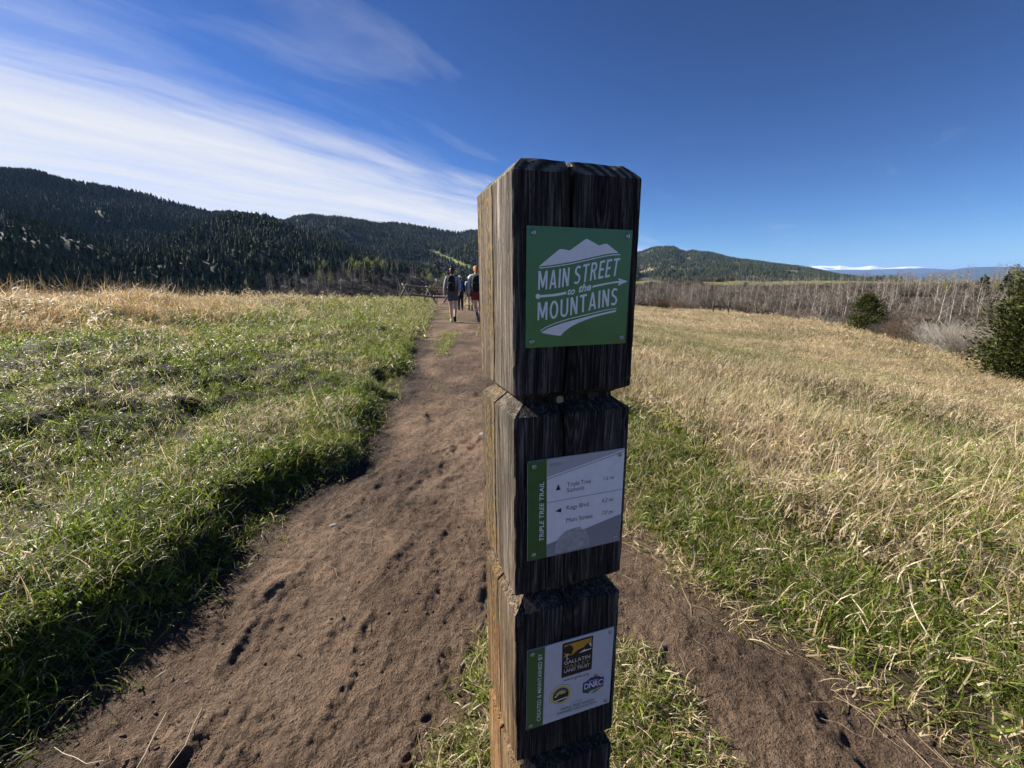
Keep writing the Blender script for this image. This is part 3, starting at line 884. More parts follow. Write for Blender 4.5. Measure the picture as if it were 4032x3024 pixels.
# short turf closing in along the right edge of the trail
t = 0.75 + 4.2 * q.random(2600)
dd = 0.75 * q.random(2600) ** 0.8
pts = np.stack([np.interp(t, PR_Y, PR_X) + 0.02 + dd, t], 1)
L, Rr = path_edges(pts[:, 0], pts[:, 1])
keep = (Rr < -0.01) & (q.random(len(pts)) < 0.45 + 1.2 * (-Rr))
pts = pts[keep]; n = len(pts); P, rot = grass_points(pts, (0.25, -0.2), 0.3, 21)
add(P, rot, 0.65 + 0.5 * q.random(n), np.where(q.random(n) < 0.65, I_SHORT + q.integers(0, 5, n), I_MAT + q.integers(0, 4, n)), np.clip(q.normal(0.28, 0.16, n), 0.03, 0.8), 0.75 + 0.5 * q.random(n))

# island of grass at the post foot, and the strip between the two treads further on
pts = np.stack([-0.5 + 1.25 * q.random(3400), 0.55 + 0.9 * q.random(3400)], 1)
tf = tuft(pts[:, 0], pts[:, 1])
gap = PATCH(pts[:, 0], pts[:, 1], 5, 95)
keep = (q.random(len(pts)) < tf * sstep(0.36, 0.55, gap + 0.18 * tf)) & ~((np.abs(pts[:, 0] - 0.06) < 0.13) & (np.abs(pts[:, 1] - 0.7) < 0.13))
pts = pts[keep]; n = len(pts)
P, rot = grass_points(pts, None, 0.35, 4)
add(P, rot, 0.45 + 0.45 * q.random(n), np.where(q.random(n) < 0.35, I_SHORT + q.integers(0, 5, n), I_SPARSE + q.integers(0, 4, n)), np.clip(q.normal(0.40, 0.15, n), 0.05, 0.8), 0.8 + 0.4 * q.random(n))
tt = 7.5 + 11 * q.random(900)
xs = np.interp(tt, [7, 12, 18], [-1.1, -1.75, -2.5]) + q.normal(0, 0.13, 900) * (0.5 + 0.5 * sstep(7, 12, tt))
pts = np.stack([xs, tt], 1)[q.random(900) < sstep(0.3, 0.55, vnoise(xs * 1.2, tt * 0.7, 99))]
n = len(pts); P, rot = grass_points(pts, None, 0.3, 5)
add(P, rot, 0.7 + 0.5 * q.random(n), I_SHORT + q.integers(0, 5, n), np.clip(q.normal(0.2, 0.1, n), 0, 0.5), 0.8 + 0.4 * q.random(n))
# thin scattered blades creeping onto the dirt edges
t = 0.7 + 7 * q.random(1500) ** 1.4
side = q.random(1500) < 0.62
xs = np.where(side, np.interp(t, PL_Y, PL_X) + np.abs(q.normal(0.02, 0.10, 1500)), np.interp(t, PR_Y, PR_X) - np.abs(q.normal(0, 0.07, 1500)) + 0.03)
pts = np.stack([xs, t], 1); n = len(pts); P, rot = grass_points(pts, None, 0.5, 6)
add(P, rot, 0.5 + 0.6 * q.random(n), I_SPARSE + q.integers(0, 4, n), np.where(side, 0.2, 0.6), 0.8 + 0.4 * q.random(n))

A_ = {k: np.concatenate(v) for k, v in ALL.items()}
print('meadow clumps', len(A_['P']))
scatter('meadow_grass', MEADOW, A_['P'], A_['rot'], A_['scl'], A_['idx'], A_['tint'], A_['tone'],
        'matted green and straw-coloured meadow grass on both sides of the dirt trail', 'grass')

# tall golden grass on the left rise, with seed stalks standing out of it
TALL = proto_collection('tall_proto', tall_p + stalk_p)
pts = polar_pts(-66, -10, 4.2, 30, lambda r: 15 * min(1, (8.0 / r) ** 0.8), 13)
L, Rr = path_edges(pts[:, 0], pts[:, 1]); d = -L; r = np.hypot(pts[:, 0], pts[:, 1])
azp = np.degrees(np.arctan2(pts[:, 0], pts[:, 1])); E = np.interp(azp, E_AZ, E_R)
patch = PATCH(pts[:, 0], pts[:, 1], 0.55, 101)
want = sstep(4.2, 7.0, d + 4.5 * (patch - 0.5)) * sstep(4.0, 6.5, r)
want = np.maximum(want, 0.9 * np.exp(-((pts[:, 0] + 6.3) / 0.55) ** 2 - ((pts[:, 1] - 7.4) / 0.5) ** 2))
keep = (q.random(len(pts)) < want) & (r < E + 4)
pts, d, r, patch, azp = pts[keep], d[keep], r[keep], patch[keep], azp[keep]; n = len(pts)
P, rot = grass_points(pts, (0.28, -0.08), 0.15, 7)
sc = (0.6 + 0.5 * q.random(n)) * (0.55 + 0.85 * patch) * np.interp(azp, [-66, -45, -30, -18, -10], [1.15, 1.1, 0.8, 0.55, 0.45])
idx = q.integers(0, 4, n)
# stalks
m = q.random(n) < 0.55
P2, rot2 = P[m].copy(), rot[m].copy(); n2 = len(P2)
rot2[:, 0] = q.normal(0.0, 0.12, n2); rot2[:, 1] = np.abs(q.normal(0.36, 0.18, n2)); rot2[:, 2] = 3.0 + q.normal(0, 0.5, n2)
sc2 = (0.62 + 0.5 * q.random(n2)) * np.interp(azp[m], [-66, -45, -30, -18, -10], [0.95, 0.9, 0.75, 0.8, 0.8])
scatter('tall_dry_grass', TALL, np.concatenate([P, P2]), np.concatenate([rot, rot2]), np.concatenate([sc, sc2]),
        np.concatenate([idx, 4 + q.integers(0, 4, n2)]), np.concatenate([np.clip(q.normal(0.9, 0.1, n), 0.5, 1), np.ones(n2)]), np.concatenate([0.75 + 0.5 * q.random(n), 0.45 + 0.4 * q.random(n2)]),
        'tall golden dry grass with seed stalks along the left rise of the meadow', 'grass')

# fallen straw on the trail, and crumbs of soil
M_STRAW = foliage('fallen_straw', [(0, (0.42, 0.32, 0.19)), (1, (0.72, 0.62, 0.46))], 0.5, 0.1, attr='none')
def straw_mesh(seed):
    qq = np.random.default_rng(seed); b = MB()
    L = 0.5; pts = [(-L / 2 + L * k / 4, 0.02 * qq.normal(), 0.004 + 0.004 * abs(qq.normal())) for k in range(5)]
    b.tube(pts, [0.0016, 0.0018, 0.0017, 0.0014, 0.0009], 4)
    return b.mesh('straw', M_STRAW)
STRAW = proto_collection('straw_proto', [straw_mesh(i) for i in range(4)])
N = 260
t = 0.72 + 1.9 * q.random(N)
pts = np.stack([np.interp(t, PR_Y, PR_X) - np.abs(q.normal(0.03, 0.16, N)) + 0.05, t], 1)
N2 = 130; t2 = 0.8 + 9 * q.random(N2) ** 1.5
pts2 = np.stack([np.interp(t2, PL_Y, PL_X) + 0.2 + 1.6 * q.random(N2), t2], 1)
pts = np.concatenate([pts, pts2]); n = len(pts)
L, Rr = path_edges(pts[:, 0], pts[:, 1])
pts = pts[(L > 0.05)]; n = len(pts)
z = top_z(pts[:, 0], pts[:, 1]) + 0.004
scatter('fallen_straw', STRAW, np.column_stack([pts, z]), np.stack([q.normal(0, 0.05, n), q.normal(-0.05, 0.10, n), q.normal(-0.9, 0.55, n)], 1), 0.08 + 0.40 * q.random(n) ** 2.4, q.integers(0, 4, n),
        label='pale fallen straw strewn along the right edge of the trail', cat='straw')

def clod_mesh(seed):
    qq = np.random.default_rng(seed)
    bm = bmesh.new(); bmesh.ops.create_icosphere(bm, subdivisions=1, radius=1)
    for v in bm.verts: v.co *= 0.7 + 0.5 * qq.random(); v.co.z *= 0.62
    me = bpy.data.meshes.new('clod'); bm.to_mesh(me); bm.free(); me.materials.append(M_CLOD)
    return me
M_CLOD = simple('soil_clod', (0.15, 0.103, 0.073), 0.95, 0.4, 3, spec=0.1)
CLOD = proto_collection('clod_proto', [clod_mesh(i) for i in range(5)])
N = 5200
t = 0.72 + 7 * q.random(N) ** 2.0
xl, xr_ = np.interp(t, PL_Y, PL_X), np.interp(t, PR_Y, PR_X)
xs = xl + (xr_ - xl) * q.random(N)
pts = np.stack([xs, t], 1)
cm = PATCH(pts[:, 0], pts[:, 1], 3, 111)
pts = pts[(q.random(N) < sstep(0.42, 0.62, cm))]
n = len(pts)
z = top_z(pts[:, 0], pts[:, 1])
scatter('soil_crumbs', CLOD, np.column_stack([pts, z]), q.random((n, 3)) * 6.28, 0.0018 + 0.008 * q.random(n) ** 4, q.integers(0, 5, n),
        label='small crumbs and clods of brown soil on the trail', cat='soil')

# ================================================================== TREES
M_BARK = simple('conifer_bark', (0.085, 0.060, 0.042), 0.9, 0.3, 6, bump=0.4)
M_ASPEN_BARK = simple('aspen_bark', (0.40, 0.36, 0.305), 0.8, 0.22, 3)
M_TWIG = simple('grey_twigs', (0.135, 0.105, 0.076), 0.85, 0.25, 4)
M_BROWN_TWIG = simple('brown_twigs', (0.105, 0.088, 0.066), 0.85, 0.3, 4)
M_RED_TWIG = simple('red_brown_twigs', (0.140, 0.090, 0.058), 0.85, 0.3, 4)
M_GREY_TWIG = simple('pale_grey_twigs', (0.255, 0.23, 0.195), 0.85, 0.3, 4)
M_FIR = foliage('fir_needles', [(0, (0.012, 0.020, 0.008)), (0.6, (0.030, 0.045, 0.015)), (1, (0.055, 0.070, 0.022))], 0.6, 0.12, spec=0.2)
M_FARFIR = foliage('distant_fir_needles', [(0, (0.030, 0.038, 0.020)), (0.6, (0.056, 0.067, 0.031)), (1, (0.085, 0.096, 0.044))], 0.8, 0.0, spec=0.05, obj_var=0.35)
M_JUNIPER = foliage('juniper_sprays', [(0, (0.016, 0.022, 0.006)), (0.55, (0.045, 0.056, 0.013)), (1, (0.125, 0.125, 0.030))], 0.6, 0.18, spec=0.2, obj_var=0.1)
M_SPRINGLEAF = foliage('young_aspen_leaves', [(0, (0.105, 0.130, 0.026)), (1, (0.215, 0.235, 0.052))], 0.5, 0.45, spec=0.3)
M_OLIVELEAF = foliage('budding_leaves', [(0, (0.12, 0.125, 0.035)), (1, (0.22, 0.22, 0.07))], 0.6, 0.35, spec=0.2)

def cards(name, cen, dirs, length, width, mat, seed, droop=0.0, bval=None):
    """many small leaf-shaped faces (bent diamonds) at `cen` pointing along `dirs`"""
    q_ = np.random.default_rng(seed)
    n = len(cen)
    dirs = dirs / np.linalg.norm(dirs, axis=1)[:, None]
    rnd = q_.normal(size=(n, 3)); side = np.cross(dirs, rnd); side /= np.linalg.norm(side, axis=1)[:, None] + 1e-9
    nrm = np.cross(side, dirs)
    Ln = (np.asarray(length) * (0.6 + 0.8 * q_.random(n)))[:, None]; Wd = (np.asarray(width) * (0.6 + 0.8 * q_.random(n)))[:, None]
    a = cen; b = cen + dirs * Ln * 0.5 + side * Wd * 0.5 + nrm * Wd * 0.2; c = cen + dirs * Ln; c[:, 2] -= droop * Ln[:, 0]
    d_ = cen + dirs * Ln * 0.5 - side * Wd * 0.5 + nrm * Wd * 0.2
    V_ = np.stack([a, b, c, d_], 1).reshape(-1, 3)
    i = np.arange(n) * 4
    T_ = np.concatenate([np.stack([i, i + 1, i + 2], 1), np.stack([i, i + 2, i + 3], 1)])
    me = tris_mesh(name, V_, T_, mat)
    at = me.attributes.new('b', 'FLOAT', 'POINT')
    bv = q_.random(n) if bval is None else np.clip(bval + q_.normal(0, 0.18, n), 0, 1)
    at.data.foreach_set('value', np.repeat(bv, 4).astype(np.float32))
    return me

def conifer_meshes(seed, H, Rb, whorls, per, ncard, mat, shape=0.85, base=0.06):
    q_ = np.random.default_rng(seed)
    cen, dr = [], []
    for w in range(whorls):
        t = base + (1 - base) * (w + q_.random() * 0.6) / whorls
        Lw = Rb * (1 - t) ** shape * (0.75 + 0.45 * q_.random()) + 0.02 * H
        for k in range(per):
            an = 2 * math.pi * (k + q_.random()) / per
            Lk = Lw * (0.65 + 0.5 * q_.random())
            nn = max(2, int(ncard * Lk / Rb + 1))
            for j in range(nn):
                s = (j + 0.3 + q_.random() * 0.5) / nn
                p = np.array([math.cos(an) * Lk * s, math.sin(an) * Lk * s, H * t + Lk * (0.12 - 0.35 * s)])
                cen.append(p); sp = q_.normal(0, 0.55)
                dr.append([math.cos(an + sp), math.sin(an + sp), -0.12 + q_.normal(0, 0.25)])
    cen, dr = np.array(cen), np.array(dr)
    for j in range(6):
        cen = np.vstack([cen, [[0, 0, H * (0.93 + 0.01 * j)]]]); dr = np.vstack([dr, [[q_.normal(0, .4), q_.normal(0, .4), 1]]])
    sz = Rb * 0.42
    crown = cards('crown', cen, dr, np.full(len(cen), sz), np.full(len(cen), sz * 0.62), mat, seed + 1, droop=0.12)
    b = MB(); b.tube([(0, 0, -0.3), (0, 0, H * 0.5), (0, 0, H * 0.97)], [0.018 * H + 0.05, 0.012 * H, 0.004 * H], 6)
    return b.mesh('trunk', M_BARK), crown

def juniper_meshes(seed, H, Rb, n, leaf, lean=0.35, taper=0.62):
    """dense rounded-cone evergreen built from boughs of small sprays"""
    q_ = np.random.default_rng(seed)
    cen, dr, bv = [], [], []
    nb = max(60, n // 70)
    for i in range(nb):
        t = q_.random() ** 0.85
        an = q_.random() * 2 * math.pi
        prof = (0.62 + 0.38 * math.sin(min(1, t / 0.32) * math.pi / 2)) * (1 - t) ** taper + 0.03
        Lb = Rb * prof * (0.70 + 0.45 * q_.random())
        root = np.array([0, 0, H * t * 0.90]); tip = np.array([math.cos(an) * Lb, math.sin(an) * Lb, H * (t * 0.93 + 0.02) + Lb * lean * (0.2 + q_.random() * 0.6)])
        m = int(70 * (0.5 + Lb / Rb))
        s = q_.random(m) ** 0.5
        c = root + (tip - root) * s[:, None] + q_.normal(0, 0.085 * Rb + 0.02, (m, 3)) * (0.6 + 0.6 * s[:, None]) * np.array([1, 1, 0.7])
        cen.append(c); d0 = (tip - root) / np.linalg.norm(tip - root)
        dr.append(d0 + q_.normal(0, 0.45, (m, 3)) + np.array([0, 0, 0.45]))
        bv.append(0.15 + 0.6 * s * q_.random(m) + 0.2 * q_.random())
    cen, dr, bv = np.concatenate(cen), np.concatenate(dr), np.concatenate(bv)
    k = cen[:, 2] > 0.03
    cen, dr, bv = cen[k], dr[k], bv[k]
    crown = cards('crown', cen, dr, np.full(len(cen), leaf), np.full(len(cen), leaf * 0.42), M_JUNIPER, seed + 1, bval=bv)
    b = MB(); b.tube([(0, 0, -0.3), (0.03, 0, H * 0.4), (0, 0, H * 0.86)], [0.03 * H, 0.02 * H, 0.006 * H], 7)
    return b.mesh('trunk', M_BARK), crown

def aspen_meshes(seed, H, twigmat, leafmat=None, twigs=46, leaves=0, bole=0.125):
    q_ = np.random.default_rng(seed)
    b = MB(); pts = []; x = y = 0.0
    lx, ly = q_.normal(0, 0.05), q_.normal(0, 0.05)
    for k in range(9):
        t = k / 8
        pts.append((x, y, -0.4 + (H + 0.4) * t)); x += (lx + q_.normal(0, 0.035)) * H / 8; y += (ly + q_.normal(0, 0.035)) * H / 8
    b.tube(pts, [bole * (1 - 0.86 * (k / 8)) for k in range(9)], 6)
    tips = []
    for i in range(7):                       # limbs
        t = 0.42 + 0.5 * q_.random(); k = min(7, int(t * 8)); p0 = Vector(pts[k])
        an = q_.random() * 6.28; Lb = H * (0.10 + 0.13 * q_.random())
        p1 = p0 + Vector((math.cos(an) * Lb * 0.5, math.sin(an) * Lb * 0.5, Lb * 0.4)); p2 = p1 + Vector((math.cos(an) * Lb * 0.35, math.sin(an) * Lb * 0.35, Lb * 0.55))
        b.tube([p0, p1, p2], [bole * 0.32, bole * 0.2, bole * 0.1], 4); tips += [p1, p2]
    trunk = b.mesh('trunk', M_ASPEN_BARK, True)
    c = MB()
    for i in range(twigs):
        t = 0.38 + 0.62 * q_.random(); k = min(8, int(t * 8)); p0 = Vector(pts[k]) if q_.random() < 0.45 else tips[q_.integers(0, len(tips))]
        an = q_.random() * 6.28; Lb = H * (0.07 + 0.11 * q_.random())
        up_ = 0.35 + 0.7 * q_.random()
        p1 = p0 + Vector((math.cos(an) * Lb * 0.6, math.sin(an) * Lb * 0.6, Lb * 0.35 * up_)); p2 = p1 + Vector((math.cos(an + .5) * Lb * 0.4, math.sin(an + .5) * Lb * 0.4, Lb * 0.6 * up_))
        c.tube([p0, p1, p2], [0.030, 0.022, 0.010], 3, cap=False)
        p3 = p1 + Vector((math.cos(an - .8) * Lb * 0.4, math.sin(an - .8) * Lb * 0.4, Lb * 0.45)); c.tube([p1, p3], [0.018, 0.008], 3, cap=False)
    twig = c.mesh('twigs', twigmat)
    leaf = None
    if leaves:
        ce = np.array([list(tips[i % len(tips)]) for i in range(leaves)]) + q_.normal(0, H * 0.085, (leaves, 3))
        low = q_.random(leaves) < 0.25; ce[low, 2] -= H * 0.22
        leaf = cards('leaves', ce, q_.normal(size=(leaves, 3)), np.full(leaves, H * 0.055), np.full(leaves, H * 0.045), leafmat, seed + 2)
    return trunk, twig, leaf

def shrub_mesh(seed, Rb, H, stems, mat, rad=0.006, twigs=4):
    q_ = np.random.default_rng(seed); b = MB()
    for i in range(stems):
        a = q_.random() * 6.28; r0 = Rb * 0.35 * math.sqrt(q_.random())
        p = Vector((math.cos(a) * r0, math.sin(a) * r0, -0.05))
        out = Vector((math.cos(a + q_.normal(0, .5)), math.sin(a + q_.normal(0, .5)), 0)) * (Rb * (0.25 + 0.6 * q_.random()))
        Ls = H * (0.55 + 0.5 * q_.random())
        pts = [p]
        for k in range(1, 5):
            t = k / 4
            pts.append(p + out * (t ** 1.25) + Vector((q_.normal(0, .03) * Rb, q_.normal(0, .03) * Rb, Ls * (t ** 0.8))))
        b.tube(pts, [rad, rad * .85, rad * .7, rad * .5, rad * .25], 3, cap=False)
        for j in range(twigs):
            k = q_.integers(1, 4); s = pts[k]; L_s = H * (0.14 + 0.2 * q_.random())
            dv = Vector((q_.normal(0, 1), q_.normal(0, 1), 0.5 + q_.random())).normalized() * L_s
            b.tube([s, s + dv * 0.55 + Vector((0, 0, L_s * .08)), s + dv], [rad * .5, rad * .38, rad * .18], 3, cap=False)
    return b.mesh('stems', mat)

# ---- forests on the hills: one mass each
def far_fir(seed):
    q_ = np.random.default_rng(seed); V_, F_, B_ = [], [], []
    layers, sides = 6, 8
    for l in range(layers):
        z0 = 0.10 + 0.80 * l / layers; z1 = min(1.0, z0 + 0.34); rb = 0.215 * (1 - l / layers) ** 0.75 + 0.02
        b0 = len(V_); V_.append((q_.normal(0, .008), q_.normal(0, .008), z1)); B_.append(q_.random())
        for k in range(sides):
            an = 6.283 * (k + q_.random() * .6) / sides; rr = rb * (0.7 + 0.6 * q_.random())
            V_.append((rr * math.cos(an), rr * math.sin(an), z0 + q_.normal(0, .02))); B_.append(q_.random())
        for k in range(sides): F_.append((b0, b0 + 1 + k, b0 + 1 + (k + 1) % sides))
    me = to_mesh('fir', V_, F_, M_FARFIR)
    a = me.attributes.new('b', 'FLOAT', 'POINT'); a.data.foreach_set('value', np.array(B_, np.float32))
    return me
FIRS = proto_collection('fir_proto', [far_fir(300 + i) for i in range(6)])
def forest(name, h, spacing, azr, hmin, hmax, label, seed, extra=None):
    q_ = np.random.default_rng(seed)
    r1 = h['r1'] * 1.10; r0 = h['r0'] * 1.0
    area = 0.5 * (r1 * r1 - r0 * r0) * R(azr[1] - azr[0])
    n = int(area / spacing ** 2)
    r = np.sqrt(r0 * r0 + (r1 * r1 - r0 * r0) * q_.random(n)); az = azr[0] + (azr[1] - azr[0]) * q_.random(n)
    z = h['z'](az, r)
    rr = h['ridge'](az)
    _, dn = h['colf'](az, r, z)
    x, y = r * np.sin(np.radians(az)), r * np.cos(np.radians(az))
    cl = fbm(x * 0.012, y * 0.012, seed, 3)
    k = (r < rr * 1.04) & (q_.random(n) < dn * (0.55 + 0.45 * sstep(0.35, 0.5, cl)))
    if extra is not None: k &= extra(az, r, z)
    x, y, z, r = x[k], y[k], z[k], r[k]; n = len(x)
    hh = (hmin + (hmax - hmin) * q_.random(n)) * (0.75 + 0.5 * cl[k])
    rot = np.stack([q_.normal(0, .03, n), q_.normal(0, .03, n), q_.random(n) * 6.28], 1)
    print(name, n)
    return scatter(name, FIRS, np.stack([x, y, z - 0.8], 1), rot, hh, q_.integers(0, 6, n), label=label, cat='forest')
forest('conifer_forest', hA, 5.6, (-60, -22), 9, 16, 'dark conifer forest covering the tall hill at far left', 501)
forest('conifer_forest', hL, 4.8, (-60, -31), 6, 13, 'dark conifer forest on the low spur at left edge', 502)
forest('conifer_forest', hB, 4.6, (-46, -1), 6, 14, 'dark conifer forest on the middle spur left of the post', 503,
       lambda az, r, z: (el_of(r, z) > np.interp(az, [-46, -31, -27, -13, -4], [-0.02, -0.005, 0.022, 0.03, 0.018]) + 0.014 * (fbm(az * 0.6, r * 0.012, 5, 2) - 0.5)) & ~((az > -24.5) & (az < -16) & (np.abs(el_of(r, z) - 0.047) < 0.006)))
forest('conifer_forest', hC, 7.0, (-34, 16), 10, 17, 'dark conifer forest on the rounded hill behind the hikers', 504)
forest('conifer_forest', hD, 8.5, (7, 41.5), 9, 16, 'grey-green conifer forest on the long mountain right of the post', 505)

# ---- brush in the creek bottom and on the far slopes
BRUSH = proto_collection('brush_proto', [shrub_mesh(520 + i, 2.6, 2.3, 44, m_, 0.040, 5) for i, m_ in enumerate((M_BROWN_TWIG, M_BROWN_TWIG, M_TWIG, M_RED_TWIG))])
pts = []
rr = np.sqrt(75 ** 2 + (385 ** 2 - 75 ** 2) * q.random(8500)); aa = 2 + 62 * q.random(8500)
E = np.interp(aa, E_AZ, E_R)
x, y = rr * np.sin(np.radians(aa)), rr * np.cos(np.radians(aa))
k = (rr > E + 9) & (q.random(8500) < sstep(0.32, 0.5, fbm(x * 0.035, y * 0.035, 531, 3) + 0.1 - 0.5 * sstep(275, 320, rr)))
x, y, rr = x[k], y[k], rr[k]
r2 = 60 + 330 * q.random(3500); a2 = -52 + 58 * q.random(3500)
x2, y2 = r2 * np.sin(np.radians(a2)), r2 * np.cos(np.radians(a2))
E2 = np.interp(a2, E_AZ, E_R); k2 = (r2 > E2 + 14) & (q.random(3500) < 0.8)
r3 = 240 + 300 * q.random(4200); a3 = -33 + 31 * q.random(4200)
x3, y3 = r3 * np.sin(np.radians(a3)), r3 * np.cos(np.radians(a3)); e3 = el_of(r3, surf(x3, y3)); k3 = e3 < 0.030 + 0.014 * (vnoise(a3 * 0.6, r3 * 0.02, 3) - 0.5)
x = np.concatenate([x, x2[k2], x3[k3]]); y = np.concatenate([y, y2[k2], y3[k3]]); n = len(x)
print('brush', n)
scatter('leafless_brush', BRUSH, np.stack([x, y, surf(x, y)], 1), np.stack([q.normal(0, .08, n), q.normal(0, .08, n), 6.28 * q.random(n)], 1), 0.7 + 0.9 * q.random(n), q.choice([0, 0, 1, 1, 2, 2, 3], n),
        label='brown leafless brush filling the creek bottom and the slope beyond the meadow', cat='brush')

# ---- aspens: each one a thing
ASP = [aspen_meshes(540 + i, 10.0, M_TWIG) for i in range(5)]
SPR = [aspen_meshes(560 + i, 9.0, M_TWIG, M_SPRINGLEAF, 26, 420) for i in range(3)]
OLV = [aspen_meshes(570 + i, 9.0, M_TWIG, M_OLIVELEAF, 40, 240) for i in range(3)]
def joined(name, a, b_):
    bm = bmesh.new(); bm.from_mesh(a); n0 = len(bm.faces); bm.from_mesh(b_); bm.faces.ensure_lookup_table()
    for f in bm.faces[n0:]: f.material_index = 1
    me = bpy.data.meshes.new(name); bm.to_mesh(me); bm.free(); me.materials.append(a.materials[0]); me.materials.append(b_.materials[0])
    return me
def tree(name, parts, x, y, s, rz, label, cat, group=None, z=None, sz=None):
    o = empty(name, (x, y, gz1(x, y) if z is None else z), rz); o.scale = (s, s, sz or s)
    tag(o, label, cat, group)
    for nm, me in parts:
        if me is not None: obj(nm, me, o)
    return o
def aspen(protos, x, y, s, label, group):
    tr, tw, lf = protos[q.integers(0, len(protos))]
    return tree('aspen_tree', [('trunk', tr), ('crown', tw), ('leaves', lf)], x, y, s, float(q.random() * 6.28), label, 'tree', group)
for i in range(195):
    rr = 120 + 190 * q.random() ** 0.9; aa = 15.5 + 36 * q.random()
    if fbm(np.array([aa * 0.35]), np.array([rr * 0.02]), 77, 2)[0] < 0.36: rr = 120 + 150 * q.random()
    if rr < np.interp(aa, E_AZ, E_R) + 25: rr += 45
    x, y = rr * math.sin(R(aa)), rr * math.cos(R(aa))
    bands = [(27, 'between the post and the timber fence brace'), (36, 'left of the rounded juniper bush'), (43, 'above the leafless shrubs by the juniper bush'), (99, 'behind the big juniper at the right edge')]
    b_ = next(t for lim, t in bands if aa < lim)
    hi = rr > 235
    aspen(ASP, x, y, (0.55 + 0.5 * q.random()) * (0.8 if hi else 1.0), 'bare pale-trunked aspen %s on the far slope, %s' % ('high' if hi else 'low', b_), 'bare aspens on the far slope, ' + ('high ' if hi else 'low ') + b_)
for i in range(85):
    aa = -29.5 + 18 * q.random(); e = -0.012 + 0.040 * q.random()
    rr = 395 + 125 * q.random()
    aspen(ASP, rr * math.sin(R(aa)), rr * math.cos(R(aa)), 1.1 + 0.6 * q.random(), 'bare grey aspen in the stand below the middle spur', 'bare aspens in the grey stand below the spur')
for i in range(38):
    if i < 16: aa, e, lb = -24 + 8 * q.random(), 0.040 + 0.012 * q.random(), 'yellow-green budding aspen in the row above the grey stand'
    elif i < 34: aa, e, lb = -11.5 + 8 * q.random(), -0.004 + 0.034 * q.random(), 'yellow-green budding aspen behind the hikers'
    else: aa, e, lb = -33 + 4.0 * q.random(), 0.0 + 0.01 * q.random(), 'yellow-green budding aspen low at the foot of the spur'
    rr = (470 + 70 * q.random()) if i < 16 else (430 + 150 * q.random()) if i < 34 else 440 + 40 * q.random()
    aspen(SPR if q.random() < 0.7 else OLV, rr * math.sin(R(aa)), rr * math.cos(R(aa)), (1.0 + 0.6 * q.random()) * (0.55 if i >= 34 else 1), lb, lb.replace('aspen', 'aspens'))
for i in range(26):
    aa = 40 + 11 * q.random(); rr = 200 + 110 * q.random(); hi = rr > 255
    lb = 'olive budding tree on the far slope at right, %s' % ('near its crest' if hi else 'half way up')
    aspen(OLV if i % 2 else ASP, rr * math.sin(R(aa)), rr * math.cos(R(aa)), 0.5 + 0.35 * q.random(), lb if i % 2 else 'bare grey tree on the far slope at right, %s' % ('near its crest' if hi else 'half way up'), ('budding ' if i % 2 else 'bare ') + 'trees on the far right slope ' + ('near its crest' if hi else 'half way up'))

# the rest of the bare wood on the far slope, beyond counting
WOOD = proto_collection('wood_proto', [joined('aspen', a, b_) for a, b_, _ in ASP])
rr = np.sqrt(150 ** 2 + (262 ** 2 - 150 ** 2) * q.random(1000)); aa = 4 + 52 * q.random(1000)
x, y = rr * np.sin(np.radians(aa)), rr * np.cos(np.radians(aa))
k = fbm(x * 0.03, y * 0.03, 88, 3) > 0.44
x, y = x[k], y[k]; n = len(x)
scatter('bare_aspen_wood', WOOD, np.stack([x, y, surf(x, y)], 1), np.stack([q.normal(0, .05, n), q.normal(0, .05, n), 6.28 * q.random(n)], 1), 0.38 + 0.32 * q.random(n), q.integers(0, 5, n),
        label='grey-brown wood of small bare aspens covering the far slope', cat='wood')

# ---- single conifers
FIR = [conifer_meshes(600 + i, 10.0, 2.35, 20, 7, 4, M_FIR) for i in range(3)]
mid = [(1040, -28.1, -0.004, 60), (1120, -26.5, -.003, 62), (1228, -23.6, .031, 56), (1165, -25.2, .028, 54), (1300, -21.8, .030, 46), (1330, -21.2, .029, 52), (1453, -17.7, .009, 74), (1495, -16.5, .010, 58), (1564, -14.3, -.001, 68), (1630, -12.3, .033, 62), (1727, -9.3, .033, 64), (1505, -16.2, .040, 50), (1420, -18.7, .038, 46), (1825, -6.2, .012, 60), (1770, -7.9, .005, 50), (1380, -19.8, .036, 44), (960, -30.2, .004, 48), (870, -32.4, .006, 55), (1600, -13.2, .004, 44), (1690, -10.4, .018, 46)]
for i, (px, aa, e, hp) in enumerate(mid):
    rr = find_r(aa, e, 120) or 380
    rr = min(rr, 620)
    H = hp / 1700.0 * rr * 1.02
    tr, cr = FIR[i % 3]
    wh = ['standing in the grey aspen stand', 'above the grey aspen stand', 'behind the jack-leg fence', 'behind the hikers'][0 if (aa < -15 and e < .015) else 1 if aa < -15 else 2 if aa < -9.5 else 3]
    tree('fir_tree', [('trunk', tr), ('crown', cr)], rr * math.sin(R(aa)), rr * math.cos(R(aa)), H / 10.0 * (0.95 + 0.1 * q.random()), float(q.random() * 6.28),
         'single dark fir ' + wh, 'tree', 'single firs ' + wh, sz=H / 10.0)
rgt = [(17.6, -.004, 20, 'small fir on the green rise nearest the post'), (23.3, -.008, 22, 'small fir alone on the green rise'), (27.9, -.018, 40, 'pointed fir standing highest among the bare aspens'), (30.4, -.028, 32, 'dark narrow fir half hidden in the bare aspens'),
       (46.9, -.030, 95, 'dark fir on the far slope, left one of two beside the big juniper'), (48.3, -.026, 92, 'dark fir on the far slope, right one of two beside the big juniper')]
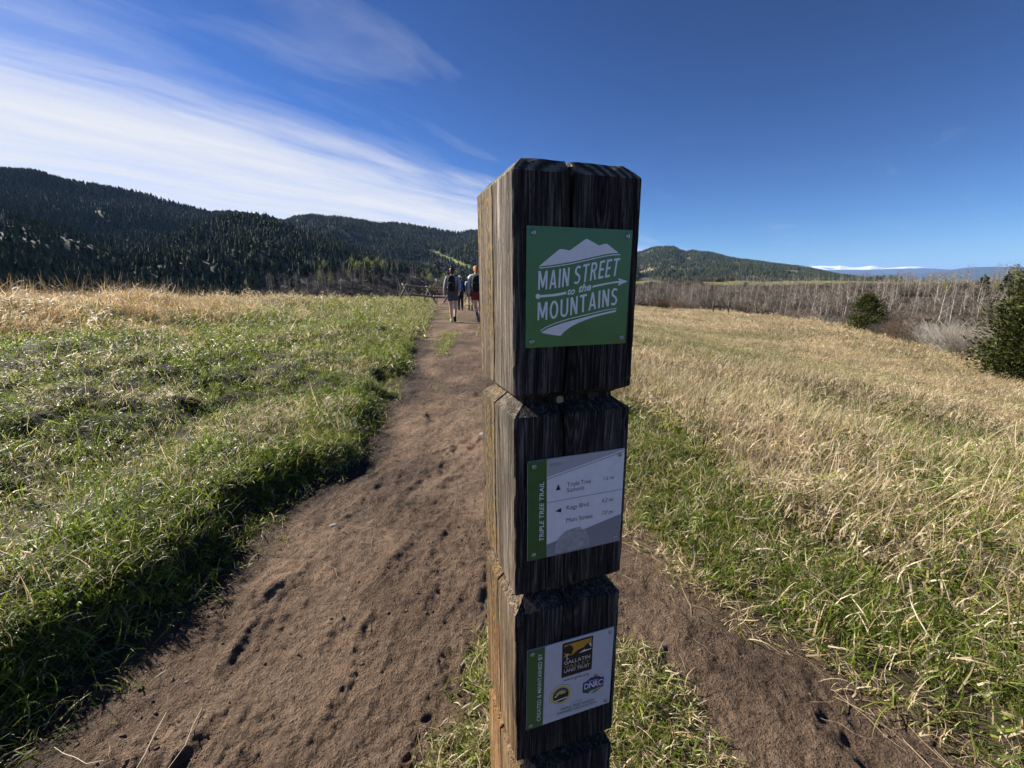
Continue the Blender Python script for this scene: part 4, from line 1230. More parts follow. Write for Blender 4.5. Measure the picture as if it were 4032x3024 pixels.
for i, (aa, e, hp, lb) in enumerate(rgt):
    rr = find_r(aa, e, 130) or 250
    H = hp / 1700.0 * rr * math.cos(R(aa)) * 1.05
    tr, cr = FIR[i % 3]
    tree('fir_tree', [('trunk', tr), ('crown', cr)], rr * math.sin(R(aa)), rr * math.cos(R(aa)), H / 10.0 * 1.15, float(i), lb, 'tree', sz=H / 10.0)
ORD = ['leftmost', 'second', 'third', 'fourth', 'fifth', 'sixth', 'seventh', 'eighth', 'ninth', 'tenth', 'eleventh', 'twelfth', 'thirteenth', 'fourteenth', 'fifteenth', 'sixteenth', 'seventeenth', 'eighteenth', 'nineteenth', 'twentieth']
def number_left_to_right(group):
    lst = sorted([o for o in scene.objects if o.get('group') == group], key=lambda o: math.atan2(o.location.x, o.location.y))
    for i, o in enumerate(lst):
        if len(lst) > 1 and i < len(ORD): o['label'] = '%s, %s%s' % (o['label'], ORD[i], '' if i == 0 else ' from left')
for g_ in sorted({o['group'] for o in scene.objects if o.get('group')}):
    if g_.startswith('single firs') or g_.startswith('yellow-green') or g_.startswith('budding trees') or g_.startswith('bare trees on the far right'): number_left_to_right(g_)
def polar(aa, rr): return rr * math.sin(R(aa)), rr * math.cos(R(aa))
x, y = polar(39.2, 50.0)
t_, c_ = juniper_meshes(640, 3.35, 1.75, 9000, 0.16, 0.3, 0.70)
tree('juniper_bush', [('trunk', t_), ('crown', c_)], x, y, 1.0, 0.4, 'rounded dark green juniper bush at the far edge of the right meadow', 'bush')
x, y = polar(44.0, 50.0)
t_, c_ = juniper_meshes(650, 1.9, 1.25, 3500, 0.17)
tree('juniper_bush', [('trunk', t_), ('crown', c_)], x, y, 1.0, 0.4, 'small dark juniper among leafless shrubs beside the rounded one', 'bush')
x, y = polar(52.0, 26.5)
t_, c_ = juniper_meshes(660, 6.3, 2.6, 46000, 0.16, 0.15, 0.9)
tree('juniper_tree', [('trunk', t_), ('crown', c_)], x, y, 1.0, 0.7, 'big olive-green juniper tree cut by the right edge', 'tree')

# ---- leafless shrubs at the meadow's edge: each one a thing
SH = [shrub_mesh(680, 1.7, 1.8, 150, M_RED_TWIG, 0.008, 6), shrub_mesh(681, 1.9, 2.0, 160, M_GREY_TWIG, 0.008, 6), shrub_mesh(682, 1.7, 1.7, 150, M_BROWN_TWIG, 0.008, 6)]
for aa, rr, s, k, lb in [(40.6, 57, 0.9, 2, 'brown leafless shrub at the right foot of the rounded juniper'), (42.2, 53, 1.15, 0, 'reddish leafless shrub right of the rounded juniper'), (43.4, 50, 1.0, 2, 'low brown leafless shrub in front of the small juniper'),
                         (44.6, 49, 1.1, 1, 'pale grey leafless shrub in front of the small juniper'), (45.7, 45, 1.2, 1, 'pale grey arching leafless shrub, widest of the row'), (46.9, 42, 1.1, 2, 'brown leafless shrub touching the big juniper on its left'),
                         (46.0, 50, 1.2, 1, 'pale grey leafless shrub behind the arching one'), (47.8, 46, 1.2, 0, 'reddish leafless shrub behind the big juniper'), (44.0, 55, 1.0, 0, 'reddish leafless shrub behind the low brown one'), (48.9, 38, 1.1, 2, 'brown leafless shrub under the big juniper boughs'),
                         (19.2, 106, 1.5, 0, 'low reddish shrub patch at the meadow edge, end nearest the post'), (20.6, 103, 1.6, 0, 'low reddish shrub patch at the meadow edge, middle one'), (22.0, 101, 1.5, 2, 'low brown shrub at the meadow edge, nearest the fence brace')]:
    rr *= 0.80
    x, y = polar(aa, rr)
    tree('leafless_shrub', [('stems', SH[k])], x, y, s * 0.85, float(q.random() * 6.28), lb, 'shrub', 'leafless shrubs at the meadow edge')

# ================================================================== TRAIL POST
W, D = 0.190, 0.186
POST_Z = 1.2          # local z is metres above the trail
def mix_f(nt, fac, a, b):
    n = nt.nodes.new('ShaderNodeMix'); n.data_type = 'FLOAT'
    nt.links.new(fac, n.inputs[0]); nt.links.new(a, n.inputs[2]); nt.links.new(b, n.inputs[3])
    return n.outputs[0]
def wood_mat(name, dark, midc, light, lichen=None, bump=0.5, cathedral=0.0, honey=None, knots=()):
    m, nt, b, out = new_mat(name)
    t = nd(nt, 'ShaderNodeTexCoord'); P = t.outputs['Object']
    wob = noise(nt, mapping(nt, P, (5, 5, 1.4)), 1.0, 3, 0.5, out=1)
    va = nd(nt, 'ShaderNodeVectorMath', operation='MULTIPLY_ADD'); lk(nt, wob, va.inputs[0]); va.inputs[1].default_value = (0.022, 0.022, 0.0); lk(nt, P, va.inputs[2])
    fib = noise(nt, mapping(nt, va.outputs[0], (400, 400, 11)), 1.0, 6, 0.62)
    fib2 = noise(nt, mapping(nt, va.outputs[0], (75, 75, 2.2), (4, 1, 2)), 1.0, 4, 0.55)
    speck = noise(nt, mapping(nt, P, (420, 420, 120)), 1.0, 3, 0.6)
    k = math_n(nt, 'ADD', math_n(nt, 'MULTIPLY', fib, 0.55), math_n(nt, 'ADD', math_n(nt, 'MULTIPLY', fib2, 0.35), math_n(nt, 'MULTIPLY', speck, 0.10)))
    if cathedral:
        # growth rings cut by the saw: stretched cones round the heart line of the face
        mp = mapping(nt, va.outputs[0], (17, 17, 1.25), (-1.45, 0.4, 0.15))
        wv = nd(nt, 'ShaderNodeTexWave', wave_type='RINGS', rings_direction='SPHERICAL'); wv.inputs['Scale'].default_value = 2.3
        wv.inputs['Distortion'].default_value = 1.6; wv.inputs['Detail'].default_value = 3; wv.inputs['Detail Scale'].default_value = 1.2
        lk(nt, mp, wv.inputs['Vector'])
        k = math_n(nt, 'ADD', math_n(nt, 'MULTIPLY', k, 1 - cathedral), math_n(nt, 'MULTIPLY', wv.outputs['Fac'], cathedral))
    sepp = nd(nt, 'ShaderNodeSeparateXYZ'); lk(nt, P, sepp.inputs[0])
    for (kx, kz, kr) in knots:
        # knots and the grain bending round them
        dx = math_n(nt, 'MULTIPLY', math_n(nt, 'SUBTRACT', sepp.outputs[0], kx), 1.0)
        dz = math_n(nt, 'MULTIPLY', math_n(nt, 'SUBTRACT', sepp.outputs[2], kz), 0.22)
        dd = math_n(nt, 'SQRT', math_n(nt, 'ADD', math_n(nt, 'MULTIPLY', dx, dx), math_n(nt, 'MULTIPLY', dz, dz)))
        dd = math_n(nt, 'ADD', dd, math_n(nt, 'MULTIPLY', fib2, 0.024))
        ringv = math_n(nt, 'MULTIPLY_ADD', math_n(nt, 'SINE', math_n(nt, 'MULTIPLY', dd, 1000.0)), 0.13, 0.47)
        near_ = ramp(nt, dd, [(kr * 0.55, 1.0), (kr, 0.0)])
        k = mix_f(nt, near_, k, math_n(nt, 'ADD', math_n(nt, 'MULTIPLY', ringv, 0.42), math_n(nt, 'MULTIPLY', k, 0.58)))
        k = math_n(nt, 'SUBTRACT', k, math_n(nt, 'MULTIPLY', ramp(nt, dd, [(kr * 0.30, 1.0), (kr * 0.5, 0.0)]), 0.05))
    fis = noise(nt, mapping(nt, va.outputs[0], (230, 230, 4.5), (2, 8, 5)), 1.0, 5, 0.6, 0.2)
    fism = ramp(nt, fis, [(0.36, 1.0), (0.43, 0.0)])
    k = math_n(nt, 'SUBTRACT', k, math_n(nt, 'MULTIPLY', fism, 0.30 if lichen else 0.22))
    c = ramp(nt, k, [(0.38, dark), (0.50, midc), (0.63, light)])
    big = noise(nt, mapping(nt, P, (9, 9, 3.0), (7, 3, 1)), 1.0, 4, 0.6)
    c = mix(nt, 1.0, c, ramp(nt, big, [(0.32, 0.50), (0.5, 0.95), (0.68, 1.45)]), 'MULTIPLY')
    if lichen:
        ln = noise(nt, mapping(nt, P, (330, 330, 75), (1, 2, 3)), 1.0, 5, 0.65)
        lb = noise(nt, mapping(nt, P, (22, 22, 6), (3, 2, 1)), 1.0, 3, 0.55)
        where = math_n(nt, 'MULTIPLY', ramp(nt, sepp.outputs[1], [(0.075, 0.0), (0.105, 1.0)]), ramp(nt, lb, [(0.38, 0.25), (0.58, 1.0)]))
        c = mix(nt, math_n(nt, 'MULTIPLY', ramp(nt, ln, [(0.50, 0.0), (0.57, 1.0)]), where), c, lichen)
        lo = math_n(nt, 'MULTIPLY', ramp(nt, sepp.outputs[2], [(0.45, 1.0), (0.85, 0.0)]), 0.75)
        c = mix(nt, lo, c, mix(nt, 1.0, c, honey, 'MULTIPLY'))
        wn = noise(nt, mapping(nt, P, (34, 34, 16), (5, 2, 9)), 1.0, 4, 0.7)
        c = mix(nt, ramp(nt, wn, [(0.72, 0.0), (0.75, 0.9)]), c, (0.75, 0.74, 0.70))
    lk(nt, c, b.inputs['Base Color'])
    b.inputs['Roughness'].default_value = 0.85; b.inputs['Specular IOR Level'].default_value = 0.2
    bp = nd(nt, 'ShaderNodeBump'); bp.inputs['Strength'].default_value = bump; bp.inputs['Distance'].default_value = 0.009
    lk(nt, k, bp.inputs['Height']); lk(nt, bp.outputs[0], b.inputs['Normal'])
    return m
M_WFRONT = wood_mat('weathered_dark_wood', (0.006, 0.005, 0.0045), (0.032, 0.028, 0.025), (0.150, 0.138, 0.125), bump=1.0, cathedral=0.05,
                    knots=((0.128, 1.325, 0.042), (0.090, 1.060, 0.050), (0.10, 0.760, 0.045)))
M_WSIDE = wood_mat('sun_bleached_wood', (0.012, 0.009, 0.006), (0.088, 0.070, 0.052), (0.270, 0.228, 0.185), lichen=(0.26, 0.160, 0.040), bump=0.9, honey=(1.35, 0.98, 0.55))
M_WEND = wood_mat('end_grain_wood', (0.035, 0.028, 0.022), (0.11, 0.092, 0.072), (0.24, 0.205, 0.16), bump=0.7, cathedral=0.25)

UC, VC = 0.0805, 0.098          # where the front and side splits run
rows = []
def groove(zl, zh, zm, dep):
    return [(zh + 0.0015, 0.0), (zh, 0.0008), (zm + 0.003, dep), (zm - 0.003, dep), (zl, 0.0008), (zl - 0.0015, 0.0)]
key = [(1.3625, 0.0185), (1.3450, 0.0008), (1.3435, 0.0)]
key += groove(1.0165, 1.0500, 1.0350, 0.022) + groove(0.6880, 0.7270, 0.7100, 0.022) + groove(0.3570, 0.3950, 0.3780, 0.022) + [(-0.35, 0.0)]
zs, ins = [], []
for (z0, s0), (z1, s1) in zip(key[:-1], key[1:]):
    nseg = max(1, int((z0 - z1) / 0.006))
    for k in range(nseg):
        t = k / nseg; zs.append(z0 + (z1 - z0) * t); ins.append(s0 + (s1 - s0) * t)
zs.append(key[-1][0]); ins.append(key[-1][1])
def crack_front(z):
    w = np.interp(z, [0.3, 0.72, 1.0, 1.12, 1.28, 1.36], [0.0006, 0.0010, 0.0016, 0.0026, 0.0026, 0.0042]); dpt = np.interp(z, [0.3, 0.9, 1.1, 1.36], [0.004, 0.012, 0.03, 0.05])
    off = 0.0035 * math.sin(z * 11) + 0.0015 * math.sin(z * 47)
    return UC + off, w, dpt
def crack_side(z):
    w = np.interp(z, [0.2, 0.72, 1.1, 1.36], [0.0022, 0.0034, 0.0026, 0.0020]); off = 0.004 * math.sin(z * 8 + 1) + 0.0012 * math.sin(z * 61)
    return VC + off, w, 0.035
pv, pf, pm_ = [], [], []
ring_n = None
qp = np.random.default_rng(3)
for zi, (z, s) in enumerate(zip(zs, ins)):
    uf, wf, df = crack_front(z); us, ws, ds = crack_side(z)
    bev = 0.0022
    ring = []   # (x, y) with face id, counter-clockwise seen from above: front (+x), right (+y), back (-x), left (-y)
    fu = [bev, 0.02, 0.045, uf - 0.012, uf - wf, uf, uf + wf, uf + 0.012, 0.12, 0.15, 0.17, W - bev]
    for i, u in enumerate(fu): ring.append((u, df if i == 5 else 0.0, 0))
    for v in (bev, 0.06, 0.12, D - bev): ring.append((W, v, 1))
    for u in (W - bev, 0.1, bev): ring.append((u, D, 2))
    lv = [D - bev, 0.16, 0.13, us + 0.012, us + ws, us, us - ws, us - 0.012, 0.06, 0.04, 0.02, bev]
    for i, v in enumerate(lv): ring.append((ds if i == 5 else 0.0, v, 3))
    ring_n = len(ring)
    for i, (x, y, fid) in enumerate(ring):
        jx = 0.0
        wear = 0.0016 * (fbm(np.array([z * 60.0]), np.array([i * 1.7]), 5, 3)[0] - 0.5)
        chip = 0.012 * max(0, fbm(np.array([z * 22.0]), np.array([i * 3.1]), 15, 3)[0] - 0.58) if (i in (0, 11, 12, 15, 18, 19, 30)) else 0.0
        e = s + wear + chip
        x2 = min(max(x, e), W - e); y2 = min(max(y, e), D - e)
        if fid == 0 and i == 5: y2 = max(y, s + 0.004)
        if fid == 3 and y == us: x2 = max(x, s + 0.004)
        if s > 0.01 and zi == 0: pass
        pv.append((x2, y2, z + 0.0006 * math.sin(i * 2.3 + z * 30) * (zi == 0)))
nr_ = len(zs)
fid_of = [0] * 12 + [1] * 4 + [2] * 3 + [3] * 12
for j in range(nr_ - 1):
    for i in range(ring_n):
        i2 = (i + 1) % ring_n
        pf.append((j * ring_n + i2, j * ring_n + i, (j + 1) * ring_n + i, (j + 1) * ring_n + i2))
        a_ = fid_of[i]
        slope = abs(ins[j] - ins[j + 1]) > 1e-4
        if zs[j] > 1.344: pm_.append(2)
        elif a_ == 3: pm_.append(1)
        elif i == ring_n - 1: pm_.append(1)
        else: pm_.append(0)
pf.append(tuple(reversed(range(ring_n)))[::-1]); pm_.append(2)
post_me = to_mesh('timber', pv, pf, [M_WFRONT, M_WSIDE, M_WEND], False, pm_)
POST_LOC = (0.0022 - 0.0015 * 0, 0.5854, 0.0); POST_RZ = R(18.138)
post = empty('trail_post', POST_LOC, POST_RZ)
tag(post, 'thick weathered square timber trail post carrying three metal sign plates', 'signpost')
timber = obj('timber', post_me, post)

# flecks on the wood: small dowel plug in the upper groove
b = MB(); b.tube([(0.079, 0.018, 1.0335), (0.079, 0.0235, 1.0335)], [0.0062, 0.0058], 10)
b.build('dowel_plug', simple('pale_plug', (0.34, 0.25, 0.14), 0.8, 0.3, 120), timber)

# ------------------------------------------------------------------ sign plates
SIGNS={
 1:dict(
  plate=[(18.5,1276.9),(177.0,1275.7),(174.5,1116.6),(16.8,1117.2)],
  mountain=[(35.5,1225.6),(65.1,1248.0),(70.0,1248.4),(80.4,1246.7),(103.0,1261.4),(104.9,1262.1),(106.8,1262.1),(124.9,1254.0),(132.5,1256.2),(135.1,1256.6),(137.7,1256.1),(156.0,1244.8),(143.5,1244.0),(133.1,1242.4),(120.3,1239.7),(107.6,1237.1),(82.6,1231.8),(58.2,1228.1)],
  rule=[(36.7,1223.5),(58.2,1225.8),(82.7,1229.4),(107.7,1234.6),(133.2,1239.9),(146.3,1241.9),(158.8,1242.6)],
  t1b=[(34.8,1195.1),(51.3,1196.1),(66.0,1197.9),(84.7,1200.8),(105.5,1205.4),(128.0,1209.8),(155.7,1213.3)],
  t1t=[(35.1,1219.6),(47.4,1220.5),(69.3,1223.0),(84.1,1225.2),(100.3,1228.2),(124.4,1233.1),(159.1,1238.2)],
  ball=[(34.7,1186.6),(38.3,1186.5)],
  shaftL=[(36.3,1188.1),(58.8,1189.7),(77.1,1192.6),(75.9,1188.9),(58.8,1186.3),(36.3,1185.0)],
  shaftR=[(116.9,1200.3),(134.8,1203.3),(148.0,1205.4),(159.4,1206.5),(159.6,1203.9),(148.2,1203.1),(135.0,1200.9),(116.1,1197.4)],
  head=[(156.9,1210.4),(172.8,1205.8),(157.1,1199.7),(159.6,1205.3)],
  to_b=[(77.8,1188.0),(89.4,1189.3)],
  to_t=[(79.2,1196.8),(90.4,1198.2)],
  the_b=[(94.8,1191.4),(114.5,1194.2)],
  the_t=[(96.0,1201.5),(114.9,1204.4)],
  t2b=[(34.1,1154.5),(48.1,1155.1),(59.3,1155.9),(73.0,1158.1),(95.9,1162.1),(121.1,1167.7),(144.3,1171.3),(157.1,1172.9)],
  t2t=[(34.5,1178.8),(47.9,1179.4),(58.9,1180.6),(78.8,1183.7),(95.2,1186.6),(115.7,1190.9),(143.8,1195.7),(157.2,1197.1)],
  rule2=[(38.4,1139.9),(47.0,1145.0),(61.9,1150.2),(84.5,1155.8),(110.2,1160.6),(136.5,1165.5),(156.3,1168.2)],
  swoosh=[(39.7,1137.8),(50.7,1143.4),(71.9,1149.6),(97.4,1155.1),(123.4,1160.2),(150.0,1164.8),(156.5,1166.1),(154.9,1162.9),(136.8,1159.8),(117.0,1155.7),(97.5,1149.7),(84.8,1144.2),(74.7,1137.7),(68.7,1132.0),(57.1,1133.7),(47.1,1135.7)],
  screws=[(27.7,1268.4),(169.0,1267.7),(166.3,1125.6),(25.9,1125.6)],
 ),
 2:dict(
  plate=[(20.3,949.6),(182.9,950.2),(182.4,788.1),(20.1,785.8)],
  band=[(20.3,949.6),(50.3,949.8),(51.6,786.1),(20.1,785.8)],
  grey=[(50.4,949.8),(182.9,950.2),(182.2,948.4),(51.0,920.9)],
  stripe=[(51.4,918.8),(182.0,946.3),(182.0,944.4),(51.4,916.9)],
  line=[(51.5,879.8),(181.9,881.1),(181.9,880.2),(51.5,878.9)],
  grey2=[(51.8,808.0),(181.8,837.1),(182.4,788.1),(51.8,786.1)],
  up=[(69.3,907.5),(73.6,897.4),(65.6,897.3)],
  left=[(64.9,862.6),(75.3,866.6),(75.2,858.9)],
  tt_b=[(84.5,900.2),(124.9,900.6)],
  tt_t=[(83.8,907.4),(124.6,907.6)],
  su_b=[(84.1,891.1),(114.1,890.9)],
  su_t=[(84.0,898.0),(113.8,898.1)],
  a_b=[(147.2,901.0),(166.3,901.0)],
  a_t=[(147.5,907.3),(166.5,907.7)],
  k_b=[(84.5,861.7),(124.3,861.8)],
  k_t=[(84.4,868.7),(124.1,868.8)],
  b_b=[(145.2,863.1),(166.6,862.9)],
  b_t=[(145.6,869.5),(166.8,869.5)],
  m_b=[(84.4,840.3),(130.4,839.4)],
  m_t=[(84.2,847.4),(130.1,846.8)],
  c_b=[(146.6,840.9),(167.0,841.2)],
  c_t=[(147.0,847.5),(167.2,847.9)],
  n_b=[(54.8,938.3),(76.0,938.0)],
  n_t=[(55.0,942.4),(76.1,942.1)],
  v_b=[(46.6,815.5),(45.9,914.5)],
  v_t=[(39.4,817.0),(38.9,915.6)],
  resid=[(66.6,789.7),(65.9,798.3),(68.2,809.5),(73.1,817.5),(83.1,825.1),(93.2,827.3),(108.6,828.4),(110.2,824.2),(116.6,821.7),(122.8,812.6),(125.8,802.8),(124.8,791.7),(116.2,791.5),(107.1,790.8),(83.8,789.9)],
  screws=[(30.1,941.2),(174.2,940.8),(173.0,795.8),(29.8,795.2)],
 ),
 3:dict(
  plate=[(19.9,620.1),(180.8,620.7),(178.6,460.0),(17.6,459.8)],
  band=[(19.9,620.1),(50.9,619.7),(48.2,460.5),(17.6,459.8)],
  v_b=[(43.4,471.2),(45.7,609.1)],
  v_t=[(36.9,472.2),(39.2,608.8)],
  logo=[(82.4,615.6),(140.0,615.6),(139.3,546.2),(81.5,546.4)],
  orange=[(85.7,611.5),(136.8,612.4),(136.9,602.0),(130.6,604.2),(127.4,601.8),(122.8,597.2),(113.5,595.8),(106.9,592.4),(102.4,589.2),(96.4,588.5),(89.8,589.2),(85.2,586.1),(85.4,588.9),(88.5,591.0),(86.1,593.2)],
  tree=[(84.8,605.0),(87.5,608.4),(90.7,608.5),(92.7,609.9),(95.9,609.6),(99.3,607.3),(102.4,602.3),(102.8,597.7),(100.5,595.5),(101.1,591.3),(97.7,590.4),(94.5,592.6),(91.8,591.4),(88.4,593.9),(85.7,597.6)],
  trunk=[(95.0,595.3),(91.7,592.9),(91.4,588.7),(91.8,583.5),(95.5,583.1),(92.6,581.8),(88.9,582.5),(90.6,584.7),(89.8,589.2),(90.4,593.3)],
  snow=[(130.6,604.2),(137.0,600.9),(136.2,593.9),(134.3,596.8),(133.2,600.0)],
  sliver=[(113.4,588.0),(121.6,591.8),(125.4,592.9),(125.0,591.0),(136.8,591.1),(136.3,589.1),(124.4,588.3)],
  g_b=[(86.0,572.1),(135.2,571.1)],
  g_t=[(86.1,579.2),(135.1,578.3)],
  va_b=[(87.1,563.3),(135.1,561.9)],
  va_t=[(86.6,570.1),(135.1,568.9)],
  l_b=[(86.4,555.4),(134.9,553.8)],
  l_t=[(86.5,561.8),(134.9,560.2)],
  w_b=[(85.7,537.5),(134.8,535.6)],
  w_t=[(85.9,543.3),(135.0,541.8)],
  seal_c=[(81.2,511.8)],
  seal_x=[(102.3,514.1)],
  seal_y=[(80.8,533.5)],
  shield=[(123.6,522.0),(128.6,522.4),(132.7,524.4),(138.8,529.1),(141.6,527.3),(145.7,529.0),(149.3,527.1),(153.5,527.4),(157.9,523.1),(164.6,522.5),(164.3,502.1),(156.8,498.6),(149.9,494.9),(141.5,493.0),(122.8,501.2)],
  sun=[(147.4,528.9),(151.3,528.6)],
  shield_low=[(123.9,506.4),(135.4,505.8),(146.7,503.7),(156.6,503.2),(163.7,503.1),(156.8,498.6),(149.9,494.9),(141.5,493.0),(123.1,501.7)],
  river=[(135.0,498.6),(139.1,501.0),(149.6,501.1),(146.9,498.2),(143.5,496.4),(141.5,493.3),(135.8,495.9)],
  shore=[(146.8,501.3),(153.8,503.5),(160.9,503.3),(159.5,501.5),(154.0,498.8),(148.4,496.9)],
  d_b=[(126.1,507.4),(161.9,506.5)],
  d_t=[(126.3,518.8),(161.9,518.5)],
  mo_b=[(134.5,519.7),(154.3,519.0)],
  mo_t=[(134.6,523.1),(154.3,522.2)],
  an_b=[(103.0,485.4),(122.9,484.6)],
  an_t=[(103.1,489.9),(123.1,489.2)],
  r1_b=[(80.1,477.8),(146.4,475.8)],
  r1_t=[(80.3,482.7),(146.4,481.3)],
  r2_b=[(74.5,470.0),(150.9,468.8)],
  r2_t=[(74.7,475.1),(151.0,474.1)],
  screws=[(28.5,611.5),(172.8,612.6),(170.6,467.2),(25.7,467.1)],
 ),
}

def sign_mat(name, c, rough=0.32, var=0.05, scale=55.0):
    return simple(name, c, rough, var, scale, spec=0.5)
M_SGREEN = sign_mat('sign_green', (0.066, 0.205, 0.050), 0.30, 0.10, 18)
M_SGREEN2 = sign_mat('sign_band_green', (0.036, 0.135, 0.036), 0.30, 0.10, 18)
M_SWHITE = sign_mat('sign_white', (0.86, 0.86, 0.87), 0.35, 0.04, 90)
M_SGREY = sign_mat('sign_grey', (0.46, 0.47, 0.485), 0.35, 0.04, 60)
M_SGREY2 = sign_mat('sign_dark_grey', (0.29, 0.295, 0.32), 0.35, 0.04, 60)
M_SRES = simple('sticker_residue', (0.42, 0.41, 0.40), 0.75, 0.22, 160)
M_SBLACK = sign_mat('sign_black', (0.012, 0.012, 0.013), 0.4)
M_SPALE = sign_mat('sign_faint_grey', (0.22, 0.225, 0.23), 0.4)
M_SORANGE = sign_mat('sign_orange', (0.62, 0.33, 0.035), 0.4)
M_SGOLD = sign_mat('sign_gold', (0.40, 0.29, 0.09), 0.4)
M_SYEL = sign_mat('sign_yellow', (0.62, 0.55, 0.10), 0.4)
M_SBLUE = sign_mat('sign_navy', (0.020, 0.035, 0.16), 0.4)
M_SLBLUE = sign_mat('sign_pale_blue', (0.42, 0.55, 0.68), 0.4)
M_SDGREEN = sign_mat('sign_dark_green', (0.03, 0.11, 0.045), 0.4)
M_SCREW = simple('steel_screw', (0.45, 0.45, 0.46), 0.35, 0.15, 200, metal=0.9)
M_SOCKET = simple('screw_socket', (0.02, 0.02, 0.02), 0.6)
PLATE_T = 0.0022
def S3(p, h): return (p[0] / 1000.0, -PLATE_T - h, p[1] / 1000.0)
def poly(name, pts, mat, h, parent):
    vs = [S3(p, h) for p in pts]
    a = sum(pts[i][0] * pts[(i + 1) % len(pts)][1] - pts[(i + 1) % len(pts)][0] * pts[i][1] for i in range(len(pts)))
    f = list(range(len(vs)))
    if a < 0: f.reverse()
    return obj(name, to_mesh(name, vs, [f], mat), parent)
def strip(name, pts, wd, mat, h, parent):
    vs = []; n = len(pts)
    for i, p in enumerate(pts):
        a_, b_ = pts[max(i - 1, 0)], pts[min(i + 1, n - 1)]
        t = Vector((b_[0] - a_[0], b_[1] - a_[1])).normalized(); nn = Vector((-t.y, t.x)) * wd / 2
        vs += [S3((p[0] + nn.x, p[1] + nn.y), h), S3((p[0] - nn.x, p[1] - nn.y), h)]
    fs = [(2 * i, 2 * i + 1, 2 * i + 3, 2 * i + 2) for i in range(n - 1)]
    return obj(name, to_mesh(name, vs, fs, mat), parent)
def disc(name, c, rx, ry, mat, h, parent, n=40, inner=0.0, rot=0.0):
    vs, fs = [], []
    for k in range(n):
        an = 2 * math.pi * k / n; ca, sa = math.cos(an), math.sin(an)
        vs.append(S3((c[0] + rx * ca, c[1] + ry * sa), h))
        if inner: vs.append(S3((c[0] + rx * inner * ca, c[1] + ry * inner * sa), h))
    fs = [tuple(range(n))] if not inner else [(2 * k, 2 * ((k + 1) % n), 2 * ((k + 1) % n) + 1, 2 * k + 1) for k in range(n)]
    return obj(name, to_mesh(name, vs, fs, mat), parent)
_capH = {}
def text_geo(s, shear=0.0, bold=0.0, space=1.0):
    cu = bpy.data.curves.new('txt', 'FONT'); cu.body = s; cu.size = 1.0; cu.shear = shear; cu.offset = bold; cu.space_character = space
    cu.resolution_u = 4
    to = bpy.data.objects.new('txt', cu)
    me = bpy.data.meshes.new_from_object(to)
    vs = np.array([v.co[:2] for v in me.vertices]) if len(me.vertices) else np.zeros((1, 2)); fs = [tuple(p.vertices) for p in me.polygons]
    bpy.data.objects.remove(to); bpy.data.curves.remove(cu); bpy.data.meshes.remove(me)
    return vs, fs
def cap_h():
    if 'h' not in _capH: _capH['h'] = text_geo('H')[0][:, 1].max()
    return _capH['h']
def lettering(s, bl, tl, mat, h, parent, shear=0.0, bold=0.0, space=1.0, name='lettering'):
    """print `s` between a base line and a cap line (lists of points in mm on the plate)"""
    vs, fs = text_geo(s, shear, bold, space)
    x0, x1 = vs[:, 0].min(), vs[:, 0].max()
    t = (vs[:, 0] - x0) / (x1 - x0); v = vs[:, 1] / cap_h()
    def curve(pts, t):
        pts = np.array(pts, float); seg = np.r_[0, np.cumsum(np.hypot(*np.diff(pts, axis=0).T))]; seg /= seg[-1]
        if len(pts) > 3:   # smooth through the points
            cf = np.polyfit(seg, pts[:, 1], 2); return np.stack([np.interp(t, seg, pts[:, 0]), np.polyval(cf, t)], 1)
        return np.stack([np.interp(t, seg, pts[:, 0]), np.interp(t, seg, pts[:, 1])], 1)
    B_, T_ = curve(bl, t), curve(tl, t)
    p = B_ * (1 - v[:, None]) + T_ * v[:, None]
    verts = [S3(q_, h) for q_ in p]
    out = []
    for f in fs:
        a = 0.0
        for i in range(len(f)):
            (xa, _, za), (xb, _, zb) = verts[f[i]], verts[f[(i + 1) % len(f)]]; a += xa * zb - xb * za
        out.append(f if a > 0 else tuple(reversed(f)))
    return obj(name, to_mesh(name, verts, out, mat), parent)
def arc_pts(cx, cy, rx, ry, a0, a1, n=9):
    return [(cx + rx * math.cos(R(a0 + (a1 - a0) * k / n)), cy + ry * math.sin(R(a0 + (a1 - a0) * k / n))) for k in range(n + 1)]
def stroke(pts, w):
    """outline of a thick line, as quads"""
    L_, R2 = [], []
    for i, p in enumerate(pts):
        a_, b_ = Vector(pts[max(i - 1, 0)]), Vector(pts[min(i + 1, len(pts) - 1)]); t = (b_ - a_).normalized(); nn = Vector((-t.y, t.x)) * w / 2
        L_.append((p[0] + nn.x, p[1] + nn.y)); R2.append((p[0] - nn.x, p[1] - nn.y))
    return [[L_[i], R2[i], R2[i + 1], L_[i + 1]] for i in range(len(pts) - 1)]
_A = [(0, 0), (.13, 0), (.175, .21), (.27, .21), (.27, .34), (.20, .34), (.27, .74), (.27, 1), (.20, 1)]
